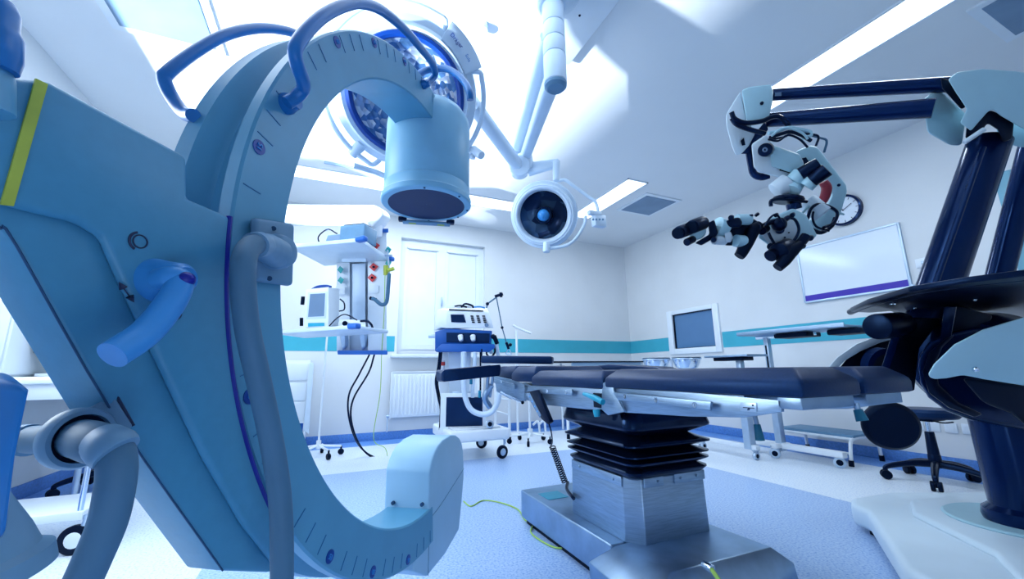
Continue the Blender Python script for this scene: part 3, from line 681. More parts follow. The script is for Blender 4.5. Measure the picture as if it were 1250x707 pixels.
def rail(pxs, studs):
    o = obj('accessory_rail', MB().prism([P(x, y, X=X0 - .018) for x, y in pxs], V(-.010, 0, 0), .0015), M['steel'], ot)
    for (x, y) in studs:
        c = P(x, y, X=X0 - .028)
        obj('rail_stud', MB().lathe([(.003, .0005), (.004, .002), (.0085, .002), (.009, 0), (0, 0)], c, (-1, 0, 0), 20), M['chrome'], o)
        obj('rail_spacer', MB().cyl(c + V(.010, 0, 0), c + V(.03, 0, 0), .007, n=12), M['matt'], o)
    c = [P(x, y, X=X0 - .018) for x, y in pxs]
    obj('accessory_rail', MB().prism([p + V(.536, 0, 0) for p in c], V(.010, 0, 0), .0015), M['steel'], ot)
rail([(750, 479), (870.5, 490.5), (869.5, 501), (757, 488.5)], [(763, 484), (801, 488.5), (848, 494.5)])
rail([(656, 473.5), (700, 475.5), (700, 482.5), (657, 480)], [(668, 477.5), (691, 479)])
rail([(602, 461.5), (628, 468.5), (629, 475), (603, 467)], [(612, 466.5)])
# pads: soft trapezoid sections along Y
def pad(y0, y1, z0, z1, x0=X0 - .015, x1=X0 + .515, cham=.05, rz=0, zt2=None):
    b = bmesh.new()
    zt2 = z1 if zt2 is None else zt2
    A = [(x0, y0, z0), (x1, y0, z0), (x1, y1, z0), (x0, y1, z0)]
    h_ = .55
    Bm = [(x0, y0, z0 + (z1 - z0) * h_), (x1, y0, z0 + (z1 - z0) * h_), (x1, y1, z0 + (zt2 - z0) * h_), (x0, y1, z0 + (zt2 - z0) * h_)]
    c = cham
    T_ = [(x0 + c, y0 + c, z1), (x1 - c, y0 + c, z1), (x1 - c, y1 - c, zt2), (x0 + c, y1 - c, zt2)]
    return MB().loft([A, Bm, T_], bev=.010)
zp0 = .765
obj('leg_pad', pad(.625, 1.40, .764, .838, X0 - .015, X0 + .235, cham=.04), M['vinyl'], ot)
obj('leg_pad', pad(.625, 1.40, .764, .838, X0 + .25, X0 + .50, cham=.04), M['vinyl'], ot)
obj('seat_pad', pad(1.41, 2.07, .758, .836, cham=.035), M['vinyl'], ot)
obj('back_pad', pad(2.06, 2.38, .772, .862, X0 + .0, X0 + .50, .03), M['vinyl'], ot)
obj('head_pad', pad(2.385, 2.70, .782, .868, X0 + .02, X0 + .46, .03), M['vinyl'], ot)
# joint hardware near side
ln = obj('hinge_plate', MB().prism([P(px, py, X=X0 - .012) for px, py in ((735, 468), (742, 465), (748, 470), (749, 478), (762, 503), (742, 507), (734, 500))], V(.012, 0, 0), .002), M['steel'], ot)
obj('release_lever', MB().tube([P(713, 481, X=X0 - .03), P(724, 485, X=X0 - .05), P(736, 491, X=X0 - .05)], [.008, .012, .012], 12), M['tlever'], ot, 'turquoise release lever')
obj('release_knob', MB().cyl(P(728, 500, X=X0 - .01), P(729, 509, X=X0 - .01), .016, .012, 14, .003), M['tlever'], ot)
obj('hinge_motor', MB().cyl(P(745, 485, X=X0 + .02), P(758, 492, X=X0 + .02), .018, n=14).bb(X0 - .005, X0 + .05, 1.38, 1.50, .68, .74, .004), M['matt'], ot)
lab = obj('rail_label', MB().prism([P(px, py, X=X0 - .001) for px, py in ((904, 491), (924, 492), (924, 503), (904, 502))], V(-.002, 0, 0), .001), M['alu'], ot)
sk = MB()
sk.prism([P(px, py, X=X0 - .0035) for px, py in ((907, 497), (921, 498), (921, 499), (907, 498))], V(-.0006, 0, 0)).prism([P(px, py, X=X0 - .0035) for px, py in ((913, 498), (916, 498), (915, 501), (912, 501))], V(-.0006, 0, 0)).prism([P(px, py, X=X0 - .0035) for px, py in ((918, 494), (920, 494), (920, 496), (918, 496))], V(-.0006, 0, 0))
obj('label_symbol', sk, M['ink'], lab, smooth=False)
obj('head_support_rod', MB().cyl(P(612, 479, X=X0 + .0), P(637, 491, X=X0 - .02), .008, n=12).cyl(P(636, 490.5, X=X0 - .02), P(638, 491.5, X=X0 - .02), .010, n=12), M['chrome'], ot)
# turquoise-gripped levers under the leg plates
for (a, b_, c_, x_) in (((921, 506), (924, 518), (928, 538), 1.30), ((1045, 492), (1047, 500), (1053, 514), 1.28)):
    hd = obj('leg_lever', MB().cyl(P(*a, X=x_), P(*b_, X=x_), .007, n=10), M['steelb'], ot)
    obj('lever_grip', MB().tube([P(*b_, X=x_), P((b_[0] + c_[0]) / 2, (b_[1] + c_[1]) / 2, X=x_), P(*c_, X=x_)], [.010, .012, .014], 12), M['tgrip'], hd)
# arm boards at the head end
armn = [P(535, 452, T=2.35), P(540, 450, T=2.40), P(585, 446, T=2.62), P(606, 447, T=2.62), P(607, 460, T=2.50), P(565, 466, T=2.30), P(537, 464, T=2.25)]
a0, a1_ = P(536, 459, T=2.45), P(606, 452, T=2.62)
dr = (a1_ - a0).normalized(); pr_ = V(0, 0, 1).cross(dr).normalized()
def gut(c, w_, th, dip):
    o = []
    for i in range(9):
        f = i / 8 * 2 - 1; o.append(c + pr_ * (f * w_) + V(0, 0, th * .5 - dip * (1 - f * f)))
    for i in range(9):
        f = 1 - i / 8 * 2; o.append(c + pr_ * (f * w_ * .85) + V(0, 0, -th * .5))
    return o
cc_ = [a0 + (a1_ - a0) * f for f in (0, .03, .3, .6, .97, 1)]
ab = obj('arm_board', MB().loft([gut(c, .085 * k, .07 * (1 if 0 < i < 5 else .7), .015) for i, (c, k) in enumerate(zip(cc_, (.8, .95, 1, 1, .95, .8)))]), M['vinyl'], ot, ang=50)
obj('arm_board_stem', MB().cyl(P(596, 458, T=2.6), P(594, 483, T=2.6), .011, n=12).cyl(P(602, 458, T=2.6), P(598, 485, T=2.6), .009, n=12).tube([P(598, 497, T=2.62), P(592, 485, T=2.6), P(600, 470, T=2.6)], .02, 10), M['steelb'], ab)
obj('stem_grip', MB().cyl(P(585.5, 477, T=2.6), P(585.5, 485, T=2.6), .010, n=10), M['tlever'], ab)
obj('stem_grip', MB().cyl(P(575, 463, T=2.6), P(575, 469, T=2.6), .010, n=10), M['tlever'], ab)
q0_, q1_ = P(590, 439, T=3.05), P(675, 440, T=2.95)
dr2 = (q1_ - q0_).normalized(); pr2 = V(0, 0, 1).cross(dr2)
o_ = []
obj('arm_board', MB().box((q0_ + q1_) / 2, ((q1_ - q0_).length, .15, .055), Matrix((dr2, pr2, dr2.cross(pr2))).transposed(), .012, 3), M['vinyl'], ot)
obj('far_arm_pad', MB().prism([P(x, y, X=X0 + .5) for x, y in ((700, 449), (742, 445), (800, 448), (812, 452), (790, 455), (700, 455))], V(.12, 0, 0), .008), M['vinyl'], ot)
# hand control and coiled lead
hcx = X0 - .045
hc = thing('hand_control', 'black and blue hand control hooked on the table rail', 'remote control', P(648, 478, X=hcx))
obj('case', MB().prism([P(px, py, X=hcx) for px, py in ((641, 479), (655, 476), (671, 515), (668, 518), (661, 512))], V(.024, 0, 0), .003), M['black'], hc)
obj('keypad', MB().prism([P(px, py, X=hcx - .001) for px, py in ((642, 480), (647, 479.5), (661, 507), (659, 510))], V(-.0025, 0, 0), .001), M['screen'], hc, 'pale blue key panel')
kk = MB()
for i in range(4): 
    f = .12 + i * .22; kk.box(P(645 + f * 14, 481 + f * 27, X=hcx - .004), (.003, .008, .008))
obj('key', kk, M['lblue'], hc)
cl = [P(670, 517, X=hcx + .01), P(673, 528, X=1.03), P(674, 540, X=1.05), P(672, 545, X=1.08)]
cmb = MB().tube(cl, .0035, 8, 5)
a_s, b_s = P(674, 545, X=1.10), P(690, 590, X=1.18)
ax_ = (b_s - a_s); uu = ax_.normalized().orthogonal(); vv = ax_.normalized().cross(uu); hel = []
for i in range(17 * 12):
    t = i / 12 * 6.28318; f = i / 204; hel.append(a_s + ax_ * f + (uu * math.cos(t) + vv * math.sin(t)) * .011)
cmb.tube(hel, .0030, 6, 1, smooth=False)
cmb.tube([hel[-3], P(692, 597, X=1.14), P(698, 606, X=1.10), P(701, 609, X=1.10)], .0085, 8, 5)
obj('coiled_lead', cmb, M['black'], hc)
# earth plug
_pp = P(868, 694, Y=1.10)
pg = single('earth_lead', MB().tube([_pp + V(-.0, .0, .0), _pp + V(-.02, -.05, -.015), _pp + V(-.03, -.12, -.05), V(_pp.x - .1, _pp.y - .25, .01), V(1.0, .6, .006)], .007, 8), M['wire'], 'yellow-green lead plugged into the front of the table base', 'cable', V(_pp.x, _pp.y, 0))
obj('plug_socket', MB().cyl(_pp + V(0, .03, 0), _pp + V(0, -.006, 0), .013, n=16, bev=.002), M['chrome'], ot)
fw = [P(x, y, Z=.005) for x, y in ((566, 612), (575, 618), (590, 611), (612, 614), (632, 622), (640, 634), (650, 640))] + [P(x, y, Z=.006) for x, y in ((648, 650), (660, 660), (676, 668), (692, 670))]
single('earth_wire', MB().tube(fw, .004, 6, 6), M['wire'], 'thin yellow-green wire trailing on the floor left of the table base', 'cable', fw[0])

# ================================================================== MICROSCOPE STAND
mx, my = 2.84, .86
ms = thing('surgical_microscope', 'large floor-standing surgical microscope with navy column and white covers', 'microscope', (mx, my, 0))
mp = [(2.52, 1.30), (2.56, 1.39), (2.68, 1.45), (3.00, 1.42), (3.45, 1.20), (3.60, .9), (3.55, .3), (3.2, .1), (2.2, .05), (1.85, .35), (1.80, .70), (1.95, .92)]
mb_ = obj('base', MB().prism([V(x, y, .025) for x, y in mp], V(0, 0, .105), .03, 4), M['base'], ms)
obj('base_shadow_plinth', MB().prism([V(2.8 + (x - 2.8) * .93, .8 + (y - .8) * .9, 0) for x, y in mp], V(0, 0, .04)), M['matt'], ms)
obj('base_cover', MB().prism([V(x, y, .12) for x, y in ((2.60, 1.15), (2.82, 1.25), (3.3, 1.15), (3.4, .4), (2.3, .25), (2.0, .62), (2.32, .80))], V(0, 0, .035), .018, 3), M['base'], mb_)
obj('base_ring', MB().lathe([(.25, 0), (.26, .012), (.25, .018), (.20, .008), (0, .008)], (mx, my, .148), n=48), M['mic'], mb_)
obj('column_foot', MB().lathe([(0, 0), (.125, 0), (.13, .02), (.125, .05), (.10, .07), (0, .07)], (mx, my, .155), n=40), M['navy'], ms)
obj('lower_column', MB().cyl((mx, my, .2), (mx - .03, my, .78), .10, n=40), M['navy'], ms)
# joint body
jb = P(1188, 440, T=1.85)
jc = V(mx - .04, my, .86)
obj('joint_body', MB().lathe([(0, -.26), (.12, -.26), (.19, -.24), (.22, -.18), (.22, .18), (.19, .24), (.12, .26), (0, .26)], jc + V(0, 0, .0), (-RGT * .9 - FWD * .5).normalized(), 48), M['navy'], ms)
def PT(pts, T): return [P(x, y, T=T) for x, y in pts]
obj('joint_face', MB().prism(PT([(1119, 450), (1122, 432), (1134, 416), (1160, 404), (1190, 398), (1300, 400), (1300, 530), (1262, 527), (1225, 522), (1185, 514), (1155, 503), (1133, 487), (1122, 468)], 1.66), .24, .03, 4), M['navy'], ms)
obj('joint_band', MB().prism(PT([(1126, 455), (1134, 430), (1156, 412), (1166, 408), (1150, 424), (1141, 445), (1146, 470), (1170, 492), (1200, 506), (1190, 510), (1158, 498), (1134, 480)], 1.63), .05, .006), M['black'], ms)
sh1 = PT([(1132, 458), (1140, 444), (1165, 420), (1200, 402), (1250, 387), (1330, 376), (1330, 490), (1250, 471), (1200, 463), (1175, 458), (1155, 462), (1138, 463)], 1.42)
wc = obj('side_cover', MB().prism(sh1, .12, .018, 4, 20), M['mic'], ms, 'pale curved cover on the near side')
obj('cover_screw', MB().sph(P(1191, 451, T=1.415), .010, n=12), M['chrome'], wc)
obj('lower_shroud', MB().prism(PT([(1172, 460), (1250, 470), (1330, 486), (1330, 540), (1262, 528), (1235, 505), (1200, 492)], 1.46), .12, .015, 3), M['matt'], ms)
arc = PT([(1008, 452), (1022, 436), (1045, 420), (1070, 410), (1100, 403), (1100, 411), (1075, 418), (1050, 429), (1030, 441), (1020, 452), (1016, 475), (1008, 470)], 2.25)
obj('far_side_cover', MB().prism(arc, .10, .008, 2), M['micw'], ms)
obj('far_joint', MB().prism(PT([(1024, 450), (1040, 430), (1070, 418), (1095, 412), (1100, 470), (1030, 475)], 2.30), .15, .015, 3), M['matt'], ms)
obj('far_joint_ring', MB().lathe([(.07, 0), (.10, 0), (.10, .05), (.07, .05)], P(1072, 446, T=2.24), -FWD, 36, closed_prof=True), M['navy'], ms)
# black frame pieces between
obj('frame_link', MB().prism(PT([(1108, 388), (1150, 388), (1122, 425), (1116, 478), (1075, 470), (1092, 405)], 1.80), .10, .008), M['matt'], ms)
obj('frame_link', MB().prism(PT([(1152, 376), (1168, 374), (1160, 421), (1147, 421)], 1.66), .03, .004), M['navy'], ms)
obj('frame_link', MB().prism(PT([(1095, 388), (1106, 388), (1086, 452), (1075, 452)], 1.74), .03, .004), M['navy'], ms)
obj('frame_block', MB().prism(PT([(1165, 372), (1212, 385), (1206, 400), (1172, 412), (1158, 420)], 1.74), .08, .008), M['matt'], ms)
obj('end_cylinder', MB().cyl(P(1070, 399, T=1.72), P(1100, 396, T=1.80), .055, n=28, bev=.008), M['black'], ms)
# shelf board
sb = [P(x, y, Z=1.10) for x, y in ((1038, 381), (1060, 371), (1110, 357), (1180, 346), (1265, 336), (1290, 395), (1225, 401), (1160, 394), (1112, 390), (1086, 380), (1060, 382))]
bd_ = obj('instrument_board', MB().prism(sb, V(0, 0, .022), .006, 2), M['black'], ms)
obj('board_edge_tube', MB().tube([P(x, y, Z=1.112) for x, y in ((1038, 381), (1060, 372), (1110, 357), (1180, 346), (1262, 337))], .015, 10, 5), M['black'], bd_)
ss = MB()
for p in ((1088, 371), (1092, 371), (1117, 376), (1140, 391), (1190, 366), (1105, 395)): ss.sph(P(*p, Z=1.095), .006, n=8)
obj('screw', ss, M['chrome'], bd_)
obj('board_mount', MB().prism(PT([(1110, 354), (1125, 347), (1150, 343), (1165, 348), (1150, 360), (1115, 364)], 1.78), .12, .01, 2), M['black'], ms)
# upper columns
ut, ub = P(1208, 172, T=1.95), P(1146, 352, T=1.92)
obj('upper_column', MB().cyl(ub - (ut - ub) * .25, ut, .082, .078, 36), M['navy'], ms)
obj('rear_strut', MB().cyl(P(1218, 345, T=2.1), P(1262, 170, T=2.1), .052, .05, 28), M['navy'], ms)
obj('column_highlight_rail', MB().cyl(P(1140, 352, T=1.83), P(1200, 180, T=1.86), .012, n=10), M['navy'], ms)
# top housing
hd = [(1157, 97), (1168, 88), (1200, 84), (1240, 87), (1330, 100), (1330, 160), (1250, 158), (1222, 142), (1212, 134), (1206, 136), (1185, 160), (1172, 150), (1180, 133), (1166, 112)]
obj('top_housing', MB().prism(PT([(x, y) for x, y in hd], 1.80), .22, .02, 4, 20), M['mic'], ms, 'pale green-white housing at the top of the column')
obj('rear_housing', MB().prism(PT([(1126, 122), (1140, 111), (1150, 112), (1180, 140), (1174, 178), (1160, 178), (1132, 162)], 1.98), .18, .018, 3), M['mic'], ms)
obj('rear_housing', MB().prism(PT([(1215, 145), (1330, 150), (1330, 180), (1245, 180), (1218, 172)], 2.0), .1, .01, 3), M['mic'], ms)
obj('yoke', MB().prism(PT([(1180, 152), (1208, 134), (1238, 146), (1236, 170), (1224, 174), (1218, 158), (1205, 150), (1190, 172), (1178, 170)], 1.82), .16, .01, 2), M['matt'], ms)
obj('elbow_lever', MB().cyl(P(1177, 174, T=1.80), P(1201, 158, T=1.78), .010, n=10), M['micw'], ms)
obj('knuckle', MB().prism(PT([(1148, 94), (1160, 98), (1180, 130), (1174, 134), (1150, 108)], 1.9), .1, .01, 2), M['matt'], ms)
# pantograph arms
obj('upper_bar', MB().cyl(P(942, 116, T=2.42), P(1158, 103, T=1.95), .033, .036, 28), M['navy'], ms)
obj('lower_bar', MB().cyl(P(935, 147, T=2.42), P(1140, 132, T=1.93), .040, .045, 32), M['navy'], ms)
obj('bar_sticker', MB().prism(PT([(946, 113), (954, 112.6), (954, 117), (946, 117.4)], 2.35), .004), M['screen'], ms, smooth=False)
# front head cover
hc_ = obj('head_cover', MB().prism(PT([(905, 110), (915, 106), (941, 103), (944, 110), (943, 125), (938, 146), (916, 152), (911, 146)], 2.28), .22, .012, 3, 20), M['mic'], ms)
obj('head_shell', MB().loft([PT([(904, 111), (911, 146), (916, 152), (922, 163), (914, 178), (905, 188), (898, 190), (893, 178), (887, 155), (886, 140), (892, 130)], t) for t in (2.30, 2.38, 2.5)], bev=.012), M['micw'], hc_)
obj('cover_screw', MB().sph(P(930, 126, T=2.275), .010, n=10), M['black'], hc_)
obj('shell_slot', MB().prism(PT([(904, 172), (908, 168), (910, 177), (906, 178)], 2.29), .01), M['black'], hc_, smooth=False)
obj('head_bracket', MB().prism(PT([(914, 172), (934, 148), (938, 158), (920, 180), (912, 188), (902, 188)], 2.32), .12, .006), M['navy'], ms)
obj('head_strap', MB().tube(PT([(914, 182), (917, 200), (920, 212), (929, 216), (937, 214)], 2.34), .016, 8, 4, flat=1.6), M['navy'], ms)
# motor block
ab_ = obj('drive_block', MB().prism(PT([(917, 176), (935, 164), (942, 176), (976, 188), (982, 200), (975, 216), (958, 219), (928, 211), (920, 205)], 2.20), .20, .012, 3, 20), M['micw'], ms)
obj('block_cover', MB().prism(PT([(945, 178), (976, 189), (981, 200), (974, 214), (942, 203), (940, 190)], 2.185), .03, .006, 2), M['mic'], ab_)
obj('block_knob', MB().cyl(P(936, 183, T=2.19), P(934, 183, T=2.10), .036, .034, 24, .005), M['black'], ab_)
obj('knob_centre', MB().lathe([(.006, 0), (.013, 0), (.013, .004), (.006, .004)], P(933.5, 183, T=2.095), -FWD, 20, closed_prof=True), M['screen'], ab_)
# swan-neck arm
sa = [(966, 196), (972, 184), (990, 177), (998, 180), (1012, 198), (1033, 226), (1034, 234), (1026, 262), (1014, 280), (996, 284), (984, 278), (988, 268), (1005, 262), (1016, 238), (1010, 226), (996, 204), (988, 196), (975, 206)]
obj('swan_neck_arm', MB().prism(PT(sa, 2.32), .13, .012, 3, 20), M['mic'], ms)
obj('neck_recess', MB().prism(PT([(977, 194), (984, 192), (990, 202), (982, 206)], 2.312), .02), M['black'], ms, smooth=False)
obj('neck_screw', MB().sph(P(1024, 226, T=2.315), .009, n=10), M['navy'], ms)
obj('red_clutch', MB().tube(PT([(1005, 222), (1009, 230), (1006, 242), (1000, 250)], 2.27), [.022, .026, .024, .02], 12), M['redc'], ms, 'red curved clutch piece')
# eyepiece pair upper
def cylT(p, q, T0, T1, r0, r1=None, n=22, bev=.003): return MB().cyl(P(*p, T=T0), P(*q, T=T1), r0, r1, n, bev)
obj('ocular_tube', cylT((968, 222), (978, 212), 2.16, 2.14, .042), M['mic'], ms)
obj('ocular_tube', cylT((984, 228), (992, 220), 2.12, 2.10, .036), M['mic'], ms)
obj('eyepiece', cylT((977, 213), (1000, 200), 2.13, 2.08, .036, .034), M['black'], ms)
obj('eyepiece', cylT((991, 221), (1010, 207), 2.09, 2.04, .034, .036), M['black'], ms)
obj('optic_barrel', cylT((946, 234), (962, 222), 2.2, 2.18, .05), M['micw'], ms)
obj('optic_barrel', cylT((965, 234), (972, 222), 2.16, 2.18, .044), M['mic'], ms)
obj('optic_barrel', cylT((985, 246), (1004, 262), 2.26, 2.22, .05), M['micw'], ms)
obj('dovetail_disc', MB().lathe([(0, -.012), (.07, -.012), (.076, 0), (.07, .012), (0, .012)], P(962, 244, T=2.18), (UPV + RGT * .12), 32).tube(PT([(941, 252), (942, 245), (955, 243), (985, 246)], 2.14), .010, 8), M['black'], ms)
obj('neck_ring', cylT((968, 248), (970, 256), 2.18, 2.18, .035), M['navy'], ms)
# optics body
ob_ = obj('optics_body', MB().prism(PT([(940, 266), (968, 254), (984, 262), (998, 288), (972, 304), (950, 308), (925, 290), (930, 276)], 2.08), .20, .012, 3, 20), M['mic'], ms)
obj('body_front', MB().prism(PT([(929, 286), (950, 272), (968, 268), (975, 284), (962, 300), (944, 304)], 2.07), .02, .004), M['micw'], ob_)
kx = MB()
for p, r in (((952, 281), .020), (((941, 301)), .018), ((958, 290), .005), ((963, 284), .004)): kx.cyl(P(*p, T=2.075), P(*p, T=2.045), r, n=18, bev=.003)
obj('body_knob', kx, M['black'], ob_)
obj('objective_lens', MB().cyl(P(962, 302, T=2.05), P(950, 308, T=2.0), .048, .046, 30, .006).cyl(P(945, 309, T=2.03), P(940, 313, T=2.02), .03, n=20), M['black'], ms)
obj('cable_cluster', MB().tube(PT([(931, 276), (942, 271), (955, 270), (962, 266)], 2.04), .022, 10, flat=.6).sph(P(951, 274, T=2.03), .035).cyl(P(935, 279, T=2.03), P(930, 282, T=2.0), .02, n=14), M['black'], ms)
# hand grips
obj('hand_grip', MB().tube(PT([(928, 274), (920, 281), (912, 296), (905, 309), (902, 313)], 1.98), [.020, .030, .030, .027, .024], 14, 6), M['matt'], ms)
obj('hand_grip', MB().tube(PT([(978, 298), (968, 306), (958, 318), (949, 327)], 1.99), [.020, .028, .028, .024], 14, 6), M['matt'], ms)
obj('grip_link', MB().tube(PT([(984, 288), (976, 298), (966, 306), (955, 308)], 2.04), .024, 10, 4), M['black'], ms)
# assistant binoculars
obj('binocular_barrel', cylT((829, 284), (842, 279), 1.88, 1.93, .030, .030), M['black'], ms)
obj('binocular_barrel', cylT((845, 277), (858, 272), 1.88, 1.93, .032, .033), M['black'], ms)
obj('eyecup', MB().cyl(P(829, 284, T=1.885), P(827, 285, T=1.87), .020, .027, 20).cyl(P(845, 277, T=1.885), P(843, 278, T=1.87), .021, .029, 20), M['matt'], ms)
obj('binocular_body', MB().prism(PT([(840, 288), (848, 282), (856, 274), (862, 278), (862, 286), (856, 292), (846, 294)], 1.92), .08, .012, 3), M['mic'], ms)
obj('binocular_wedge', MB().prism(PT([(848, 297), (851, 295), (866, 286), (864, 272), (872, 268), (877, 285), (872, 291), (856, 300)], 1.91), .07, .008, 2), M['black'], ms)
obj('binocular_knob', cylT((838, 296), (846, 292), 1.9, 1.93, .018), M['black'], ms)
obj('tube_adapter', cylT((874, 276), (884, 281), 1.97, 1.98, .048), M['mic'], ms)
obj('tube_adapter', MB().cyl(P(872, 293, T=1.94), P(884, 294, T=1.96), .022, n=16).prism(PT([(884, 285), (892, 283), (895, 290), (892, 296), (886, 296)], 1.93), .04, .004), M['micw'], ms)
obj('filter_box', MB().prism(PT([(884, 272), (890, 267), (903, 265), (907, 272), (904, 278), (888, 279)], 1.93), .08, .012, 3), M['black'], ms)
obj('beam_splitter', MB().prism(PT([(886, 280), (905, 268), (918, 266), (928, 272), (922, 286), (906, 292), (896, 300), (884, 300)], 1.99), .12, .01, 2), M['matt'], ms)
obj('beam_splitter_port', MB().cyl(P(898, 294, T=1.97), P(908, 295, T=1.98), .03, n=20), M['mic'], ms)
obj('beam_splitter_port', MB().cyl(P(900, 268, T=1.96), P(915, 268, T=1.97), .026, n=16), M['mic'], ms)
obj('thumb_screw', MB().cyl(P(917, 264, T=1.95), P(917, 262, T=1.95), .009, n=10).cyl(P(925, 263, T=1.95), P(923, 261, T=1.95), .011, n=10), M['black'], ms)
# cables
def cab(pts, T, r, nm='cable', mt='black'): obj(nm, MB().tube([P(x, y, T=T) for x, y in pts], r, 8, 6), M[mt], ms)
cab([(893, 137), (897, 145), (910, 150), (930, 148), (942, 143), (952, 143), (960, 150), (963, 156)], 2.24, .013)
cab([(893, 144), (900, 152), (915, 158), (934, 163)], 2.25, .013)
cab([(938, 163), (950, 160), (962, 156), (975, 158), (988, 161), (989, 166), (980, 169)], 2.2, .010, mt='mic')
cab([(940, 168), (955, 163), (965, 161), (978, 165), (990, 172)], 2.19, .010)
cab([(943, 170), (958, 167), (968, 162), (990, 164), (999, 167), (996, 178)], 2.2, .006)
cab([(965, 160), (980, 163), (1000, 168), (1009, 172), (1006, 186)], 2.22, .006, mt='hose')
cab([(958, 266), (970, 268), (975, 282), (965, 298), (950, 302), (942, 292), (938, 284)], 2.03, .007)
cab([(985, 270), (990, 255), (1000, 249), (1014, 253), (1022, 260), (1018, 272), (1005, 278)], 2.2, .008)
cab([(978, 262), (990, 250), (1005, 252), (1020, 258), (1030, 262)], 2.22, .006, mt='mic')
cab([(990, 280), (1002, 284), (1015, 276), (1020, 266)], 2.24, .012)

cab([(942, 166), (952, 158), (966, 157), (980, 163), (986, 170)], 2.17, .006, mt='mic')
cab([(938, 170), (950, 172), (962, 165), (976, 170), (986, 180)], 2.16, .006)
cab([(955, 272), (948, 262), (940, 266), (934, 276)], 2.0, .005)
cab([(1000, 249), (992, 262), (996, 276), (1012, 282)], 2.21, .006)
for (x, y, t, r_) in ((926, 276, 1.99, .013), (948, 262, 2.05, .010), (968, 262, 2.06, .012), (990, 290, 2.06, .014), (981, 300, 2.04, .012), (872, 292, 1.9, .012), (893, 265, 1.94, .012)):
    obj('fitting', MB().cyl(P(x, y, T=t), P(x - 1, y + 1, T=t - .03), r_, n=14, bev=.002), M['black'], ms)
obj('block_groove', MB().prism(PT([(952, 206), (976, 213), (976, 215), (951, 208)], 2.19), .01), M['black'], ab_, smooth=False)
# black round foot control hanging below table end (part of the microscope arm)
fd = thing('round_control_panel', 'black round disc hanging on a bracket under the end of the table', 'control panel', P(1087, 520, T=1.45))
nn = (-FWD * .93 - RGT * .35).normalized()
obj('disc', MB().lathe([(0, .02), (.072, .02), (.083, .010), (.086, 0), (.083, -.012), (0, -.012)], P(1087, 520, T=1.45), nn, 44), M['matt'], fd)
obj('bracket', MB().tube([P(1066, 486, T=1.5), P(1066, 500, T=1.5), P(1075, 512, T=1.5)], .012, 10), M['black'], fd)

# ================================================================== RIGHT WALL
y0, y1, z0, z1 = 1.78, 2.67, 1.54, 2.13
wbd = thing('whiteboard', 'white glossy board with violet bottom strip on the right wall', 'whiteboard', (WX1, 2.22, z0))
obj('panel', MB().bb(WX1 - .018, WX1 - .002, y0, y1, z0, z1), M['board'], wbd, smooth=False)
obj('frame', MB().bb(WX1 - .026, WX1, y0 - .012, y0 + .008, z0 - .01, z1 + .01, .003).bb(WX1 - .026, WX1, y1 - .008, y1 + .012, z0 - .01, z1 + .01, .003).bb(WX1 - .026, WX1, y0, y1, z1 - .008, z1 + .012, .003).bb(WX1 - .026, WX1, y0, y1, z0 - .02, z0, .003), M['alu'], wbd)
obj('violet_strip', MB().bb(WX1 - .0195, WX1 - .0175, y0 + .008, y1 - .008, z0 + .002, z0 + .062), M['violet'], wbd, smooth=False)
obj('hook', MB().cyl((WX1 - .05, y0 - .02, z0), (WX1 - .0, y0 - .02, z0), .010, n=10), M['alu'], wbd)
ckc = P(1031, 257, X=WX1)
ck = thing('wall_clock', 'round wall clock with dark rim half hidden behind the microscope head', 'clock', ckc)
obj('rim', MB().lathe([(.135, 0), (.135, .035), (.142, .045), (.158, .04), (.162, 0)], ckc, (-1, 0, 0), 48, closed_prof=True), M['navy'], ck)
obj('dial', MB().lathe([(0, .02), (.138, .02)], ckc, (-1, 0, 0), 40), M['board'], ck)
hh = MB()
for k in range(12):
    t = R_(30 * k); d = V(0, math.cos(t), math.sin(t)); c = ckc + V(-.022, 0, 0) + d * .118; hh.box(c, (.002, .02, .005), Matrix.Rotation(t, 3, 'X'))
obj('hour_mark', hh, M['ink'], ck, smooth=False)
obj('hand', MB().box(ckc + V(-.025, .02, .03), (.002, .085, .007), Matrix.Rotation(R_(60), 3, 'X')).box(ckc + V(-.027, -.035, .02), (.002, .10, .005), Matrix.Rotation(R_(150), 3, 'X')), M['ink'], ck, smooth=False)
def outlet(y, z, label, group=None, first=[None]):
    if first[0] is None:
        t = thing('wall_outlet', label, 'outlet', (WX1, y, z), group)
        obj('plate', MB().bb(WX1 - .012, WX1, y - .04, y + .04, z - .04, z + .04, .004), M['white'], t)
        obj('socket', MB().lathe([(0, .004), (.019, .004), (.020, .014), (.024, .014), (.024, 0)], V(WX1, y, z), (-1, 0, 0), 24), M['white'], t)
        obj('pin_holes', MB().cyl((WX1 - .004, y - .009, z), (WX1 - .0065, y - .009, z), .004, n=8).cyl((WX1 - .004, y + .009, z), (WX1 - .0065, y + .009, z), .004, n=8), M['matt'], t)
        first[0] = t; return t
    c = copy_tree(first[0], (WX1, y, z), label)
    if group: c['group'] = group
    return c
ys = [P(x, 519 + (x - 1128) * .08, X=WX1) for x in (1127, 1142, 1161, 1179)]
og = 'white outlets in a row low on the right wall'
pos_ = ['nearest the black round disc', 'second from the black round disc', 'just right of the stool gas lift', 'nearest the navy microscope column']
prevy = None
for k, q in enumerate(ys):
    yy = 1.93 - .105 * k
    outlet(yy, .335, 'white wall outlet %s, low on the right wall' % pos_[k], og)
sw = thing('light_switch', 'small white wall plate right of the whiteboard', 'switch', (WX1, 1.66, 1.73))
obj('plate', MB().bb(WX1 - .012, WX1, 1.60, 1.72, 1.69, 1.77, .004), M['white'], sw)
obj('button', MB().bb(WX1 - .018, WX1 - .01, 1.65, 1.68, 1.715, 1.745, .003), M['alu'], sw)

